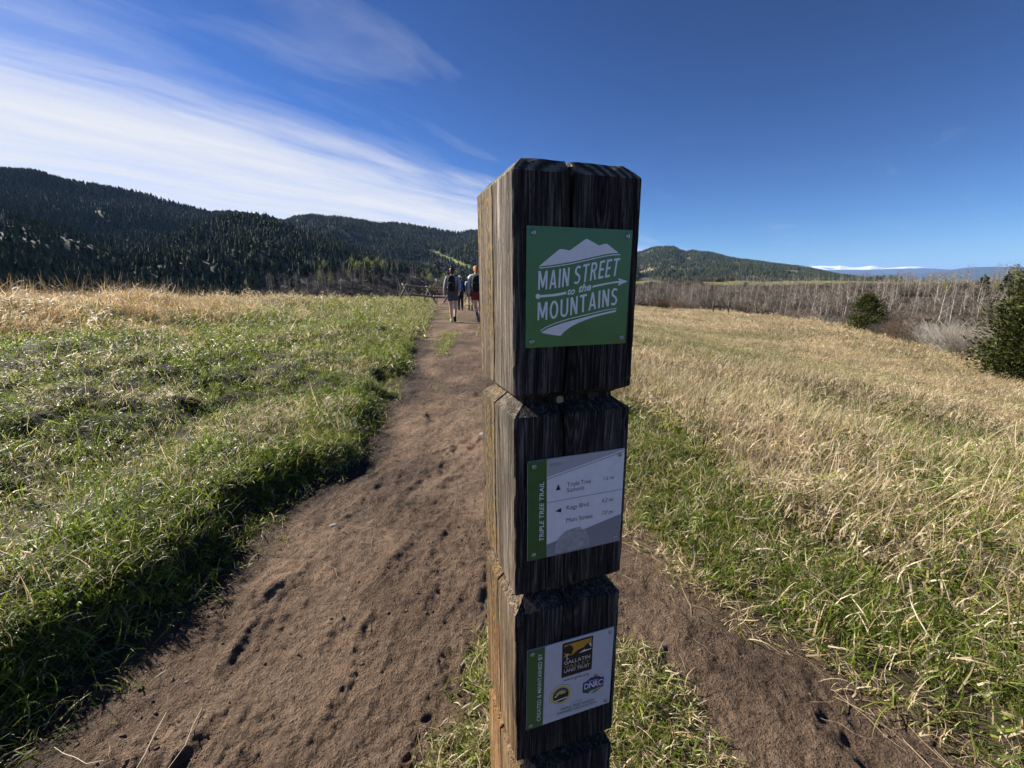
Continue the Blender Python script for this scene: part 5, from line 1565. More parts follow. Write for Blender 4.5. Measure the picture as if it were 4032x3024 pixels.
GLYPH = {   # condensed sign capitals: (width, polygons)
    'M': (.66, [[(0, 0), (.125, 0), (.125, .62), (.27, .12), (.39, .12), (.535, .62), (.535, 0), (.66, 0), (.66, 1), (.50, 1), (.33, .42), (.16, 1), (0, 1)]]),
    'A': (.54, [_A, [(.54 - x, y) for x, y in reversed(_A)]]),
    'I': (.135, [[(0, 0), (.135, 0), (.135, 1), (0, 1)]]),
    'N': (.50, [[(0, 0), (.125, 0), (.125, .62), (.355, 0), (.50, 0), (.50, 1), (.375, 1), (.375, .38), (.145, 1), (0, 1)]]),
    'T': (.48, [[(.172, 0), (.308, 0), (.308, .87), (.48, .87), (.48, 1), (0, 1), (0, .87), (.172, .87)]]),
    'E': (.40, [[(0, 0), (.40, 0), (.40, .13), (.135, .13), (.135, .44), (.36, .44), (.36, .57), (.135, .57), (.135, .87), (.40, .87), (.40, 1), (0, 1)]]),
    'R': (.50, [[(0, 0), (.135, 0), (.135, 1), (0, 1)]] + stroke([(.135, .935), (.24, .935)] + arc_pts(.25, .735, .15, .2, 85, -85) + [(.135, .535)], .13) + [[(.20, .47), (.335, .47), (.50, 0), (.36, 0)]]),
    'O': (.58, stroke(arc_pts(.29, .5, .225, .44, 90, 450, 28), .13)),
    'U': (.54, stroke([(.067, 1), (.067, .32)] + arc_pts(.27, .30, .203, .24, 180, 360, 12) + [(.473, .32), (.473, 1)], .132)),
    'S': (.46, stroke([(.42, .89)] + arc_pts(.235, .735, .165, .20, 60, 225, 10) + [(.235, .52)] + arc_pts(.225, .27, .17, .21, 50, -115, 10) + [(.03, .115)], .13))}
def block_letters(s_, bl, tl, mat, h, parent, gap=.135, word=.26):
    polys = []; x = 0.0; lift = 0
    for ch in s_:
        if ch == ' ': x += word; continue
        w_, ps = GLYPH[ch]
        for p in ps: polys.append(([(x + a, b_) for a, b_ in p], lift)); lift = (lift + 1) % 7
        x += w_ + gap
    tot = x - gap
    def curve(pts, t):
        pts = np.array(pts, float); seg = (pts[:, 0] - pts[0, 0]) / (pts[-1, 0] - pts[0, 0]); cf = np.polyfit(seg, pts[:, 1], 3)
        return np.array([np.interp(t, seg, pts[:, 0]), np.polyval(cf, t)])
    vs, fs = [], []
    for p, lf in polys:
        q2 = []
        for a, b_ in p:
            B_, T_ = curve(bl, a / tot), curve(tl, a / tot); q2.append(B_ * (1 - b_) + T_ * b_)
        ar_ = sum(q2[i][0] * q2[(i + 1) % len(q2)][1] - q2[(i + 1) % len(q2)][0] * q2[i][1] for i in range(len(q2)))
        i0 = len(vs); vs += [S3(v_, h + lf * 1e-5) for v_ in q2]; f = list(range(i0, len(vs)))
        fs.append(f if ar_ > 0 else f[::-1])
    return obj('lettering', to_mesh('lettering', vs, fs, mat), parent)
def screw_mesh():
    b = MB(); prof = [(0.0, 0.0036), (0.0008, 0.0037), (0.0018, 0.0031), (0.0024, 0.0018)]
    b.tube([(0, -h, 0) for h, r in prof], [r for h, r in prof], 16)
    n0 = len(b.f)
    b.tube([(0, -0.00241, 0), (0, -0.00246, 0)], [0.0012, 0.0012], 6)
    return to_mesh('screw', b.v, b.f, [M_SCREW, M_SOCKET], False, [0] * n0 + [1] * (len(b.f) - n0))
SCREW = screw_mesh()
def plate(key, mat, label):
    S_ = SIGNS[key]; c = S_['plate']
    vs = [S3(p, 0.0) for p in c] + [(p[0] / 1000.0, -0.0004, p[1] / 1000.0) for p in c]
    fs = [(3, 2, 1, 0), (4, 5, 6, 7)] + [(i, (i + 1) % 4, 4 + (i + 1) % 4, 4 + i) for i in range(4)]
    me = to_mesh('sign_plate', vs, fs, mat)
    bm = bmesh.new(); bm.from_mesh(me); bmesh.ops.recalc_face_normals(bm, faces=bm.faces); bm.to_mesh(me); bm.free()
    o = obj('sign_plate', me, post); o['label'] = label
    for p in S_['screws']:
        k = obj('screw', SCREW, o); k.location = S3(p, 0.0); k.rotation_euler = (0, float(qp.random() * 6), 0)
    return o, S_

h1, h2, h3, h4 = 0.0002, 0.0004, 0.0006, 0.0008
o1, g = plate(1, M_SGREEN, 'square green trail sign with white mountain, arrow and lettering')
poly('mountain_print', g['mountain'], M_SWHITE, h1, o1)
strip('rule', g['rule'], 1.25, M_SWHITE, h1, o1)
block_letters('MAIN STREET', g['t1b'], g['t1t'], M_SWHITE, h1, o1)
ar = disc('arrow_ball', g['ball'][0], 3.5, 3.5, M_SWHITE, h2, o1)
poly('arrow_shaft', g['shaftL'], M_SWHITE, h1, o1)
poly('arrow_shaft', g['shaftR'], M_SWHITE, h1, o1)
poly('arrow_head', g['head'], M_SWHITE, h2, o1)
lettering('to', g['to_b'], g['to_t'], M_SWHITE, h1, o1, shear=0.2, bold=0.030)
lettering('the', g['the_b'], g['the_t'], M_SWHITE, h1, o1, shear=0.2, bold=0.030)
block_letters('MOUNTAINS', g['t2b'], g['t2t'], M_SWHITE, h1, o1, gap=.15)
strip('rule', g['rule2'], 1.15, M_SWHITE, h1, o1)
poly('trail_print', g['swoosh'], M_SWHITE, h1, o1)

o2, g = plate(2, M_SWHITE, 'white distance sign with green side band and worn sticker patch')
poly('side_band', g['band'], M_SGREEN2, h1, o2)
poly('grey_field', g['grey'], M_SGREY, h1, o2)
poly('grey_stripe', g['stripe'], M_SGREY, h1, o2)
poly('rule', g['line'], M_SPALE, h1, o2)
poly('grey_field', g['grey2'], M_SGREY2, h1, o2)
poly('sticker_residue', g['resid'], M_SRES, h2, o2)
poly('arrow_up', g['up'], M_SBLACK, h1, o2)
poly('arrow_left', g['left'], M_SBLACK, h1, o2)
for s_, k_, sh in (('Triple Tree', 'tt', 0), ('Summit', 'su', 0), ('1.6 mi', 'a', .22), ('Kagy Blvd.', 'k', 0), ('4.2 mi', 'b', .22), ('Main Street', 'm', 0), ('7.0 mi', 'c', .22)):
    lettering(s_, g[k_ + '_b'], g[k_ + '_t'], M_SBLACK, h1, o2, shear=sh, bold=0.0)
lettering('#0902a', g['n_b'], g['n_t'], M_SPALE, h2, o2, shear=.15)
lettering('TRIPLE TREE TRAIL', g['v_b'], g['v_t'], M_SWHITE, h2, o2, bold=0.008)

o3, g = plate(3, sign_mat('sign_pale_grey', (0.60, 0.61, 0.63)), 'pale grey maintainer sign with green side band and three emblems')
poly('side_band', g['band'], M_SGREEN2, h1, o3)
lettering('CREATED & MAINTAINED BY', g['v_b'], g['v_t'], M_SWHITE, h2, o3, bold=0.006)
em = poly('emblem', g['logo'], M_SBLACK, h1, o3)
poly('emblem_sky', g['orange'], M_SORANGE, h2, o3); poly('emblem_tree', g['tree'], M_SBLACK, h3, o3); poly('emblem_trunk', g['trunk'], M_SWHITE, h4, o3)
poly('emblem_snow', g['snow'], M_SWHITE, h3, o3); poly('emblem_snow', g['sliver'], M_SWHITE, h3, o3)
lettering('GALLATIN', g['g_b'], g['g_t'], M_SWHITE, h2, o3); lettering('VALLEY', g['va_b'], g['va_t'], M_SGOLD, h2, o3); lettering('LAND TRUST', g['l_b'], g['l_t'], M_SWHITE, h2, o3)
lettering('www.gvlt.org', g['w_b'], g['w_t'], M_SBLACK, h1, o3, shear=.2)
c0 = g['seal_c'][0]; rx = abs(g['seal_x'][0][0] - c0[0]) * 1.02; ry = abs(g['seal_y'][0][1] - c0[1]) * 1.0
ry = rx * 0.98
disc('seal', c0, rx, ry, M_SBLACK, h1, o3); disc('seal_rim', c0, rx * .97, ry * .97, M_SWHITE, h2, o3, inner=.93); disc('seal_ring', c0, rx * .89, ry * .89, M_SYEL, h2, o3, inner=.78)
disc('seal_field', c0, rx * .69, ry * .69, M_SBLUE, h2, o3)
sunp = [(c0[0] + rx * .62 * (1.0 if k % 2 else .62) * math.cos(math.pi * k / 16), c0[1] + ry * (-.05) + ry * .62 * (1.0 if k % 2 else .62) * math.sin(math.pi * k / 16)) for k in range(17)]
poly('seal_sun', sunp, M_SYEL, h3, o3)
mt = [(-.66, -.1), (-.45, .1), (-.28, -.02), (-.1, .18), (.05, .02), (.2, .26), (.36, .05), (.5, .18), (.67, -.05), (.6, -.32), (-.6, -.32)]
poly('seal_mountains', [(c0[0] + rx * a, c0[1] + ry * b_) for a, b_ in mt], M_SBLACK, h4, o3)
poly('seal_snow', [(c0[0] + rx * a, c0[1] + ry * b_) for a, b_ in [(.2, .25), (.3, .1), (.22, .14), (.12, .08)]], M_SWHITE, 0.001, o3)
poly('seal_snow', [(c0[0] + rx * a, c0[1] + ry * b_) for a, b_ in [(-.45, .09), (-.36, -.06), (-.48, -.1), (-.55, -.05)]], M_SWHITE, 0.001, o3)
poly('seal_river', [(c0[0] + rx * a, c0[1] + ry * b_) for a, b_ in [(-.55, -.4), (0, -.34), (.55, -.3), (.5, -.4), (0, -.45), (-.5, -.5)]], M_SWHITE, 0.001, o3)
disc('shield_sun', g['sun'][0], 4.2, 4.2, M_SORANGE, h1, o3)
poly('shield', g['shield'], M_SBLUE, h2, o3); poly('shield_land', g['shield_low'], M_SDGREEN, h3, o3); poly('shield_river', g['river'], M_SLBLUE, h4, o3); poly('shield_shore', g['shore'], M_SORANGE, h4, o3)
lettering('DNRC', g['d_b'], g['d_t'], M_SWHITE, h4, o3, bold=0.02); lettering('MONTANA', g['mo_b'], g['mo_t'], M_SWHITE, h4, o3)
lettering('and the', g['an_b'], g['an_t'], M_SPALE, h1, o3, shear=.2)
lettering('TRIPLE TREE RANCH', g['r1_b'], g['r1_t'], M_SDGREEN, h1, o3, bold=0.012); lettering('OWNERS ASSOCIATION', g['r2_b'], g['r2_t'], M_SDGREEN, h1, o3, bold=0.012)

# ================================================================== JACK-LEG FENCE, BRACE, MARKER
M_LOG = simple('weathered_log', (0.20, 0.165, 0.13), 0.85, 0.3, 5, bump=0.3)
M_LOGD = simple('dark_post_wood', (0.075, 0.058, 0.045), 0.85, 0.3, 5)
M_LOGLIT = simple('sunlit_log', (0.60, 0.50, 0.38), 0.75, 0.2, 5)  # sunlight on a few rails put into a paler log colour
M_WIRE = simple('fence_wire', (0.25, 0.24, 0.23), 0.5, 0.1, 5, metal=0.6)
def log_part(name, a, b_, r0, r1, parent, mat):
    a, b_ = Vector(a), Vector(b_); m = MB(); mid_ = (a + b_) / 2
    m.tube([a, a + (b_ - a) * .33, a + (b_ - a) * .66, b_], [r0, r0 * .97 + r1 * .03, (r0 + r1) / 2, r1], 7)
    return m.build(name, mat, parent, True)
fence = empty('jack_leg_fence', (-7.4, 31.0, gz1(-7.4, 31.0)), 0)
tag(fence, 'grey log jack-leg fence of crossed poles and rails left of the hikers', 'fence')
spots = [(-0.05, 0.0), (1.35, 1.3), (2.75, 2.6), (4.15, 3.9), (5.5, 5.2)]
tops = []
for i, (fx, fy) in enumerate(spots):
    zb = gz1(-7.4 + fx, 31 + fy) - gz1(-7.4, 31.0)
    px, py = 0.62, -0.38            # the legs splay across the fence line
    log_part('leg', (fx - px, fy - py, zb - 0.05), (fx + px * .32, fy + py * .32, zb + 1.22), 0.075, 0.06, fence, M_LOG)
    log_part('leg', (fx + px, fy + py, zb - 0.05), (fx - px * .32, fy - py * .32, zb + 1.22), 0.075, 0.06, fence, M_LOG)
    tops.append((fx, fy, zb))
for i in range(len(spots) - 1):
    a, b_ = tops[i], tops[i + 1]
    log_part('rail', (a[0] - .15, a[1] - .1, a[2] + 1.12), (b_[0] + .2, b_[1] + .15, b_[2] + 1.08), 0.06, 0.05, fence, M_LOG)
    log_part('rail', (a[0] - .42, a[1] + .12, a[2] + .46), (b_[0] - .3, b_[1] + .3, b_[2] + .50), 0.055, 0.05, fence, M_LOG)
    log_part('rail', (a[0] + .40, a[1] - .3, a[2] + .5), (b_[0] + .35, b_[1] - .1, b_[2] + .46), 0.055, 0.05, fence, M_LOGLIT if i in (1, 2) else M_LOG)
mk = empty('trail_marker', (-6.0, 35.5, gz1(-6.0, 35.5)), 0); tag(mk, 'thin white-topped marker stake behind the jack-leg fence', 'marker')
log_part('stake', (0, 0, -.1), (0, 0, 1.55), 0.035, 0.035, mk, M_LOGD); log_part('cap', (0, 0, 1.55), (0, 0, 1.85), 0.03, 0.03, mk, simple('white_paint', (0.78, 0.78, 0.76), 0.5))

x, y = polar(25.6, 73.0)
br = empty('fence_brace', (x, y, gz1(x, y)), R(-25)); tag(br, 'dark timber H-brace of a wire fence at the far edge of the right meadow', 'fence')
for s in (-1, 1): log_part('post', (s * 1.05, 0, -.2), (s * 1.05, 0, 1.75), 0.12, 0.11, br, M_LOGD)
log_part('rail', (-1.05, 0, 1.05), (1.05, 0, 1.05), 0.085, 0.08, br, M_LOGD)
wp = [(28.4, 70), (31.0, 66), (33.4, 61.5), (35.8, 57), (37.4, 54)]
prevp = None
for i, (aa, rr) in enumerate(wp):
    x, y = polar(aa, rr); z = gz1(x, y)
    fp = empty('fence_post', (x, y, z), 0); nm_ = ['first', 'second', 'third', 'fourth', 'last'][i]
    tag(fp, 'thin dark wire-fence post, %s from the timber brace' % nm_, 'fence post', 'wire fence posts at the meadow edge')
    log_part('stake', (0, 0, -.2), (0, 0, 1.25), 0.055, 0.05, fp, M_LOGD)
    for hz in (.5, .8, 1.1):
        x0, y0 = prevp if prevp else polar(26.4, 72.5)
        z0 = gz1(x0, y0)
        m = MB(); m.tube([(0, 0, hz), (x0 - x, y0 - y, z0 - z + hz)], [.006, .006], 3); m.build('wire', M_WIRE, fp)
    prevp = (x, y)

# stones lying on the trail, a dry mullein stub by the post
M_STONE = simple('grey_stone', (0.22, 0.19, 0.16), 0.85, 0.25, 60, bump=0.4)
def stone(x, y, s, label):
    qq = np.random.default_rng(int(abs(x * 1000) + y * 100)); bm = bmesh.new(); bmesh.ops.create_icosphere(bm, subdivisions=2, radius=1)
    for v in bm.verts: v.co *= 0.8 + 0.3 * fbm(np.array([v.co.x * 1.5 + x * 9]), np.array([v.co.y * 1.5 + v.co.z]), 5, 2)[0] + 0.1 * qq.random()
    me = bpy.data.meshes.new('stone'); bm.to_mesh(me); bm.free(); me.materials.append(M_STONE)
    o = obj('stone', me); o.location = (x, y, float(top_z(x, y)) + s * .08); o.scale = (s * 1.35, s, s * .45); o.rotation_euler = (0, 0, qq.random() * 6)
    tag(o, label, 'stone')
stone(-0.205, 3.42, .055, 'flat pale stone lying in the middle of the trail left of the post')
stone(-0.02, 1.86, .016, 'small pale stone on the trail close to the post')
stone(-0.93, 2.02, .014, 'tiny white stone on the dark edge of the trail')

# ================================================================== HIKERS
M_SKIN = simple('skin', (0.62, 0.40, 0.30), 0.55, 0.06, 20)
def skin_mesh(name, joints, edges, mat, levels=2):
    """joints: list of ((x,y,z), radius or (rx,ry)); grown with a Skin modifier and frozen to a mesh"""
    me = bpy.data.meshes.new(name); me.from_pydata([j[0] for j in joints], edges, []); me.update()
    o = bpy.data.objects.new(name, me); col.objects.link(o)
    sk = o.modifiers.new('skin', 'SKIN'); sk.use_smooth_shade = True
    for i, (p, r) in enumerate(joints):
        d = me.skin_vertices[0].data[i]; d.radius = (r, r) if isinstance(r, (int, float)) else r
        d.use_root = (i == 0)
    ss = o.modifiers.new('sub', 'SUBSURF'); ss.levels = levels; ss.render_levels = levels
    dg = bpy.context.evaluated_depsgraph_get(); dg.update()
    res = bpy.data.meshes.new_from_object(o.evaluated_get(dg))
    bpy.data.objects.remove(o); bpy.data.meshes.remove(me)
    res.name = name; res.materials.clear(); res.materials.append(mat)
    res.polygons.foreach_set('use_smooth', np.ones(len(res.polygons), bool))
    return res
def chain(pts): return [(i, i + 1) for i in range(len(pts) - 1)]

def person(loc, rz, height, label, pose, clothes):
    """a walker seen from behind; local +Y is the walking direction"""
    k = height / 1.70
    def s(p): return (p[0] * k, p[1] * k, p[2] * k)
    o = empty('person', loc, rz); tag(o, label, 'person')
    J = [((0, 0, .95), (.135, .10)), ((0, .005, 1.10), (.120, .090)), ((0, .01, 1.28), (.150, .105)), ((0, .01, 1.40), (.115, .085)), ((0, .015, 1.465), .052), ((0, .03, 1.53), .060), ((0, .035, 1.60), (.078, .090)), ((0, .035, 1.665), (.060, .070)),
         ((0, .125, 1.585), .016)]
    Ed = [(0, 1), (1, 2), (2, 3), (3, 4), (4, 5), (5, 6), (6, 7), (6, 8)]
    for sx in (-1, 1):
        b0 = len(J); J.append(((sx * .083, .03, 1.59), .014)); Ed.append((6, b0))            # ears
    arms, legs = {}, {}
    for side, sx in (('l', -1), ('r', 1)):
        sh, el, wr = pose['arm_' + side]
        b0 = len(J); A = [((sx * .165, .0, 1.395), .058), (sh, .048), (el, .040), ((Vector(el) * .5 + Vector(wr) * .5)[:], .037), (wr, .026)]
        J += A; Ed += [(3, b0)] + [(b0 + i, b0 + i + 1) for i in range(4)]
        arms[side] = A
        w = Vector(wr); dv = (w - Vector(el)).normalized(); lat = Vector((sx, 0, 0)); fw = Vector((0, 1, 0))
        pa = w + dv * .055; p0 = len(J); J.append((tuple(pa), (.036, .020))); Ed.append((b0 + 4, p0))
        for fi, (off, ln) in enumerate(((.030, .075), (.010, .085), (-.010, .080), (-.028, .062))):
            a1 = pa + dv * .038 + fw * off; a2 = a1 + dv * ln * .5 - lat * .012; a3 = a2 + dv * ln * .4 - lat * .024
            f0 = len(J); J += [(tuple(a1), .010), (tuple(a2), .009), (tuple(a3), .0075)]; Ed += [(p0, f0), (f0, f0 + 1), (f0 + 1, f0 + 2)]
        t1 = w + dv * .03 + fw * .040; t2 = t1 + dv * .035 + fw * .018
        f0 = len(J); J += [(tuple(t1), .011), (tuple(t2), .009)]; Ed += [(p0, f0), (f0, f0 + 1)]
        hip, kn, an, toe = pose['leg_' + side]
        b1 = len(J); kv, av = Vector(kn), Vector(an)
        Lg = [(hip, .092), ((Vector(hip) * .5 + kv * .5)[:], .080), (kn, .057), ((kv * .68 + av * .32)[:], .056), ((kv * .25 + av * .75)[:], .042), (an, .036), (toe, .034)]
        J += Lg; Ed += [(0, b1)] + [(b1 + i, b1 + i + 1) for i in range(6)]
        legs[side] = Lg
    body = obj('body', skin_mesh('body', [(s(p), (r * k if isinstance(r, float) else (r[0] * k, r[1] * k))) for p, r in J], Ed, M_SKIN), o)
    def sk(name, joints, edges, mat, parent=o, lv=2):
        return obj(name, skin_mesh(name, [(s(tuple(p)), (r * k if isinstance(r, float) else (r[0] * k, r[1] * k))) for p, r in joints], edges, mat, lv), parent)
    # top with sleeves
    TJ = [((0, 0, .90 if clothes.get('long') else .97), (.168, .132)), ((0, .005, 1.10), (.140, .108)), ((0, .01, 1.28), (.168, .122)), ((0, .01, 1.41), (.125, .092)), ((0, .015, 1.475), .060)]
    TE = chain(TJ)
    for side, sx in (('l', -1), ('r', 1)):
        A = arms[side]; b0 = len(TJ)
        n_ = 5 if clothes.get('sleeve', 'long') == 'long' else 2
        TJ += [(p, r + .016) for p, r in A[:n_]]; TE += [(3, b0)] + [(b0 + i, b0 + i + 1) for i in range(n_ - 1)]
    sk('top', TJ, TE, clothes['top'])
    # shorts or trousers
    BJ = [((0, 0, 1.10), (.140, .110)), ((0, 0, .95), (.160, .124))]; BE = [(0, 1)]
    for side, sx in (('l', -1), ('r', 1)):
        Lg = legs[side]; b0 = len(BJ)
        if clothes['bottom_len'] == 'short':
            hp, kn = Vector(Lg[0][0]), Vector(Lg[2][0])
            BJ += [(tuple(hp), .112), (tuple(hp * .72 + kn * .28), .110), (tuple(hp * .42 + kn * .58), .108)]; BE += [(1, b0), (b0, b0 + 1), (b0 + 1, b0 + 2)]
        else:
            BJ += [(p, r + .020) for p, r in Lg[:6]]; BE += [(1, b0)] + [(b0 + i, b0 + i + 1) for i in range(5)]
    sk(clothes['bottom_name'], BJ, BE, clothes['bottom'])
    for side, key_ in (('l', 'shoe_l'), ('r', 'shoe_r')):
        Lg = legs[side]; an, toe = Vector(Lg[5][0]), Vector(Lg[6][0]); up_ = (Vector(Lg[4][0]) - an).normalized()
        dv = (toe - an); heel = an - dv * .22 - up_ * .035
        SJ = [(tuple(an - up_ * .025), .052), (tuple(an + up_ * .05), .050), (tuple(heel), .040), (tuple(an * .5 + toe * .5 - up_ * .03), .045), (tuple(toe - up_ * .012 + dv * .12), .036)]
        if clothes.get('sock_' + side): sk('sock', [(tuple(an + up_ * .02), .045), (tuple(an + up_ * .20), .056)], [(0, 1)], clothes['sock_' + side])
        sk('shoe', SJ, [(0, 1), (0, 2), (0, 3), (3, 4)], clothes[key_])
    def blobs(name, lst, mat):
        bm = bmesh.new()
        for c, rd in lst:
            bmesh.ops.create_icosphere(bm, subdivisions=3, radius=1.0, matrix=Matrix.Translation(Vector(c) * k) @ Matrix.Diagonal((rd[0] * k, rd[1] * k, rd[2] * k, 1)))
        me = bpy.data.meshes.new(name); bm.to_mesh(me); bm.free(); me.materials.append(mat)
        me.polygons.foreach_set('use_smooth', np.ones(len(me.polygons), bool))
        return obj(name, me, o)
    # hair or cap
    hm = clothes['hair']
    HJ = [((0, .010, 1.625), (.090, .104, .092)), ((0, -.030, 1.575), (.074, .070, .075))]
    if clothes.get('bun'): HJ += [((0, -.045, 1.722), (.046, .046, .040))]
    if clothes.get('pony'): HJ += [((0, -.10, 1.60), (.038, .036, .05)), ((0, -.112, 1.52), (.034, .030, .085))]
    blobs('hair', HJ, hm)
    if clothes.get('cap'):
        CJ = [((0, .015, 1.650), (.098, .112, .085)), ((0, .12, 1.640), (.080, .085, .014))]
        if clothes.get('flap'): CJ += [((0, -.055, 1.56), (.088, .050, .11)), ((0, .0, 1.635), (.135, .145, .012))]
        blobs('cap', CJ, clothes['cap'])
    return o

def backpack(loc, rz, k, label, mat, strap, w=.27, h=.44, d=.16, accent=None):
    o = empty('backpack', loc, rz); tag(o, label, 'backpack')
    bm = bmesh.new(); bmesh.ops.create_cube(bm, size=1)
    bmesh.ops.subdivide_edges(bm, edges=bm.edges, cuts=3, use_grid_fill=True)
    for v in bm.verts:
        x, y, z = v.co * 2
        f = (1 - .16 * max(0, z) ** 2) * (1 - .10 * max(0, -z) ** 3)
        n_ = Vector((x, y, z)); L_ = (abs(x) ** 4 + abs(y) ** 4 + abs(z) ** 4) ** .25
        n_ = n_ / max(L_, 1e-6) if L_ > .9 else n_
        v.co = Vector((n_.x * w / 2 * f, n_.y * d / 2 * (1 + .12 * math.cos(z * 1.5) * (y < 0)), n_.z * h / 2))
    me = bpy.data.meshes.new('pack_bag'); bm.to_mesh(me); bm.free(); me.materials.append(mat)
    me.polygons.foreach_set('use_smooth', np.ones(len(me.polygons), bool))
    obj('pack_bag', me, o)
    b = MB(); b.tube([(-w * .30, -d * .5, -h * .18), (-w * .32, -d * .62, 0), (0, -d * .66, h * .10), (w * .32, -d * .62, 0), (w * .30, -d * .5, -h * .18)], [.012, .014, .014, .014, .012], 6); b.build('pocket_seam', accent or strap, o, True)
    for sx in (-1, 1):
        b = MB(); b.tube([(sx * w * .34, d * .45, h * .44), (sx * .13, d * .5 + .06, h * .48), (sx * .145, d * .5 + .20, h * .30), (sx * .15, d * .5 + .22, .0), (sx * .17, d * .5 + .08, -h * .30), (sx * w * .46, d * .40, -h * .40)], [.018, .020, .020, .018, .012, .010], 6)
        b.build('strap', strap, o, True)
    b = MB(); b.tube([(-.03, d * .4, h * .49), (0, d * .35, h * .56), (.03, d * .4, h * .49)], [.009] * 3, 6); b.build('handle', strap, o, True)
    o.scale = (k, k, k)
    return o

def C_(name, c, r=.8): return simple(name, c, r, .14, 25, spec=.2)
# (hip, knee, ankle, toe) and (upper arm mid, elbow, wrist), in metres for a 1.70 m walker
P1 = dict(arm_l=((-.205, -.015, 1.25), (-.240, -.04, 1.11), (-.275, .05, .88)), arm_r=((.205, -.02, 1.25), (.225, -.07, 1.12), (.205, .10, .95)),
          leg_l=((-.085, 0, .89), (-.080, .05, .49), (-.070, .06, .085), (-.080, .20, .035)), leg_r=((.085, 0, .89), (.075, -.02, .49), (.050, -.16, .165), (.055, -.12, .035)))
P2 = dict(arm_l=((-.210, -.01, 1.25), (-.235, -.03, 1.10), (-.235, .02, .86)), arm_r=((.205, .02, 1.25), (.225, .02, 1.12), (.20, .16, .98)),
          leg_l=((-.085, 0, .89), (-.045, .02, .49), (.030, -.20, .175), (.055, -.17, .040)), leg_r=((.085, 0, .89), (.085, .10, .49), (.080, .12, .085), (.085, .26, .035)))
P3 = dict(arm_l=((-.205, 0, 1.25), (-.23, -.04, 1.11), (-.20, .10, .94)), arm_r=((.205, 0, 1.25), (.235, -.03, 1.11), (.22, .06, .90)),
          leg_l=((-.085, 0, .89), (-.080, -.02, .49), (-.075, -.14, .115), (-.080, -.02, .035)), leg_r=((.085, 0, .89), (.080, .06, .49), (.075, .06, .085), (.080, .20, .035)))
P4 = dict(arm_l=((-.205, 0, 1.25), (-.235, -.05, 1.11), (-.215, .08, .92)), arm_r=((.205, 0, 1.25), (.235, .0, 1.11), (.22, .14, .95)),
          leg_l=((-.085, 0, .89), (-.085, .06, .49), (-.080, .05, .085), (-.085, .19, .035)), leg_r=((.085, 0, .89), (.085, -.01, .49), (.085, -.13, .11), (.09, -.01, .035)))
def at(x, y): return (x, y, gz1(x, y) + .012)
M_DSHOE = C_('dark_shoe', (.025, .023, .024)); M_LSHOE = C_('pale_shoe', (.72, .66, .58)); M_GSHOE = C_('grey_shoe', (.13, .125, .13))
l1 = at(-1.77, 13.35)
person(l1, R(4), 1.61, 'hiker with brown hair bun, grey long-sleeved top and dark grey shorts walking away', P1,
       dict(top=C_('grey_top', (.30, .305, .34)), long=True, bottom=C_('grey_shorts', (.085, .085, .10)), bottom_len='short', bottom_name='shorts', shoe_l=M_LSHOE, shoe_r=M_DSHOE, hair=C_('brown_hair', (.055, .025, .014), .5), bun=True))
backpack((l1[0] - .005, l1[1] - .20, l1[2] + 1.155), R(4), 0.95, 'black backpack on the grey-topped hiker with the hair bun', C_('black_nylon', (.018, .018, .023)), C_('grey_strap', (.09, .09, .10)), w=.25, h=.50)
l2 = at(-1.03, 13.15)
person(l2, R(2), 1.65, 'red-haired hiker in pale grey sweater and maroon shorts half hidden by the post', P2,
       dict(top=C_('pale_grey_sweater', (.44, .47, .47)), bottom=C_('maroon_shorts', (.22, .035, .045)), bottom_len='short', bottom_name='shorts', shoe_l=M_GSHOE, shoe_r=M_GSHOE, sock_l=C_('grey_sock', (.12, .12, .13)), sock_r=C_('grey_sock', (.12, .12, .13)), hair=C_('red_hair', (.50, .20, .055), .5), pony=True))
backpack((l2[0] + .02, l2[1] - .20, l2[2] + 1.145), R(2), 0.95, 'black backpack with lime-green straps on the red-haired hiker', C_('black_nylon', (.014, .015, .017)), C_('lime_strap', (.34, .40, .08)), w=.30, h=.50, d=.20, accent=C_('black_trim', (.02, .02, .02)))
l3 = at(-2.62, 22.6)
person(l3, R(3), 1.70, 'hiker in dark trousers and white cap behind the others, left of the two far ones', P3,
       dict(top=C_('dark_blue_top', (.03, .05, .13)), bottom=C_('dark_trousers', (.022, .024, .035)), bottom_len='long', bottom_name='trousers', shoe_l=M_DSHOE, shoe_r=C_('grey_boot', (.16, .15, .15)), hair=C_('dark_hair', (.03, .02, .015), .5), cap=C_('white_cap', (.72, .72, .74))))
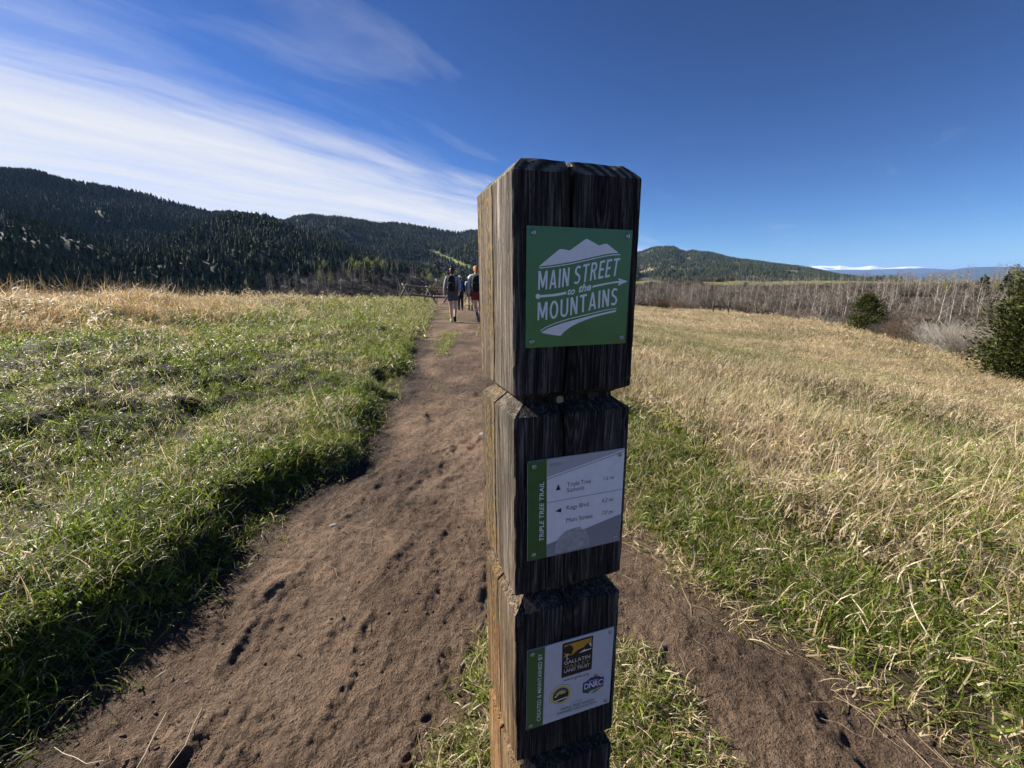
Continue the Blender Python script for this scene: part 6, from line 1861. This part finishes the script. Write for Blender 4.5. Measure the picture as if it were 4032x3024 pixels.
backpack((l3[0] + .01, l3[1] - .20, l3[2] + 1.20), R(3), 1.0, 'bright blue backpack on the far hiker in dark trousers', C_('blue_nylon', (.012, .10, .42)), C_('dark_strap', (.02, .03, .06)), w=.33, h=.52, d=.20)
l4 = at(-2.13, 22.8)
person(l4, R(2), 1.70, 'hiker in white sun hat, white shirt and black shorts, right of the two far ones', P4,
       dict(top=C_('white_shirt', (.62, .63, .64)), bottom=C_('black_shorts', (.02, .02, .025)), bottom_len='short', bottom_name='shorts', shoe_l=M_DSHOE, shoe_r=M_DSHOE, sock_l=C_('dark_sock', (.05, .035, .03)), sock_r=C_('dark_sock', (.05, .035, .03)), hair=C_('grey_hair', (.25, .23, .2), .5), cap=C_('white_hat', (.74, .74, .74)), flap=True))
backpack((l4[0], l4[1] - .20, l4[2] + 1.20), R(2), 1.0, 'teal backpack on the far hiker in the white sun hat', C_('teal_nylon', (.02, .11, .13)), C_('dark_strap', (.02, .03, .035)), w=.34, h=.50, d=.19)
pole = empty('trekking_pole', (l4[0] - .16, l4[1] - .10, l4[2] + .85), 0); tag(pole, 'thin dark trekking pole tucked behind the hiker in the white hat', 'trekking pole')
m = MB(); m.tube([(-.22, -.22, .22), (.16, -.16, -.22)], [.012, .009], 6); m.build('shaft', M_DSHOE, pole); m = MB(); m.tube([(-.29, -.23, .30), (-.22, -.22, .22)], [.018, .017], 8); m.build('grip', M_GSHOE, pole)

# ================================================================== AIR
hb = MB(); hb.box((0, 23000, 620), (110000, 60000 * 1.9, 1340))
M_AIR = bpy.data.materials.new('thin_air'); M_AIR.use_nodes = True
nt = M_AIR.node_tree; nt.nodes.clear()
o_ = nd(nt, 'ShaderNodeOutputMaterial'); pvn = nd(nt, 'ShaderNodeVolumePrincipled')
pvn.inputs['Color'].default_value = (0.30, 0.52, 1.0, 1); pvn.inputs['Density'].default_value = HAZE; pvn.inputs['Anisotropy'].default_value = 0.0
lk(nt, pvn.outputs[0], o_.inputs['Volume'])
if HAZE > 0:
    air = hb.build('haze', M_AIR); tag(air, 'thin blue haze lying over the far valley and ranges', 'haze', kind='stuff')
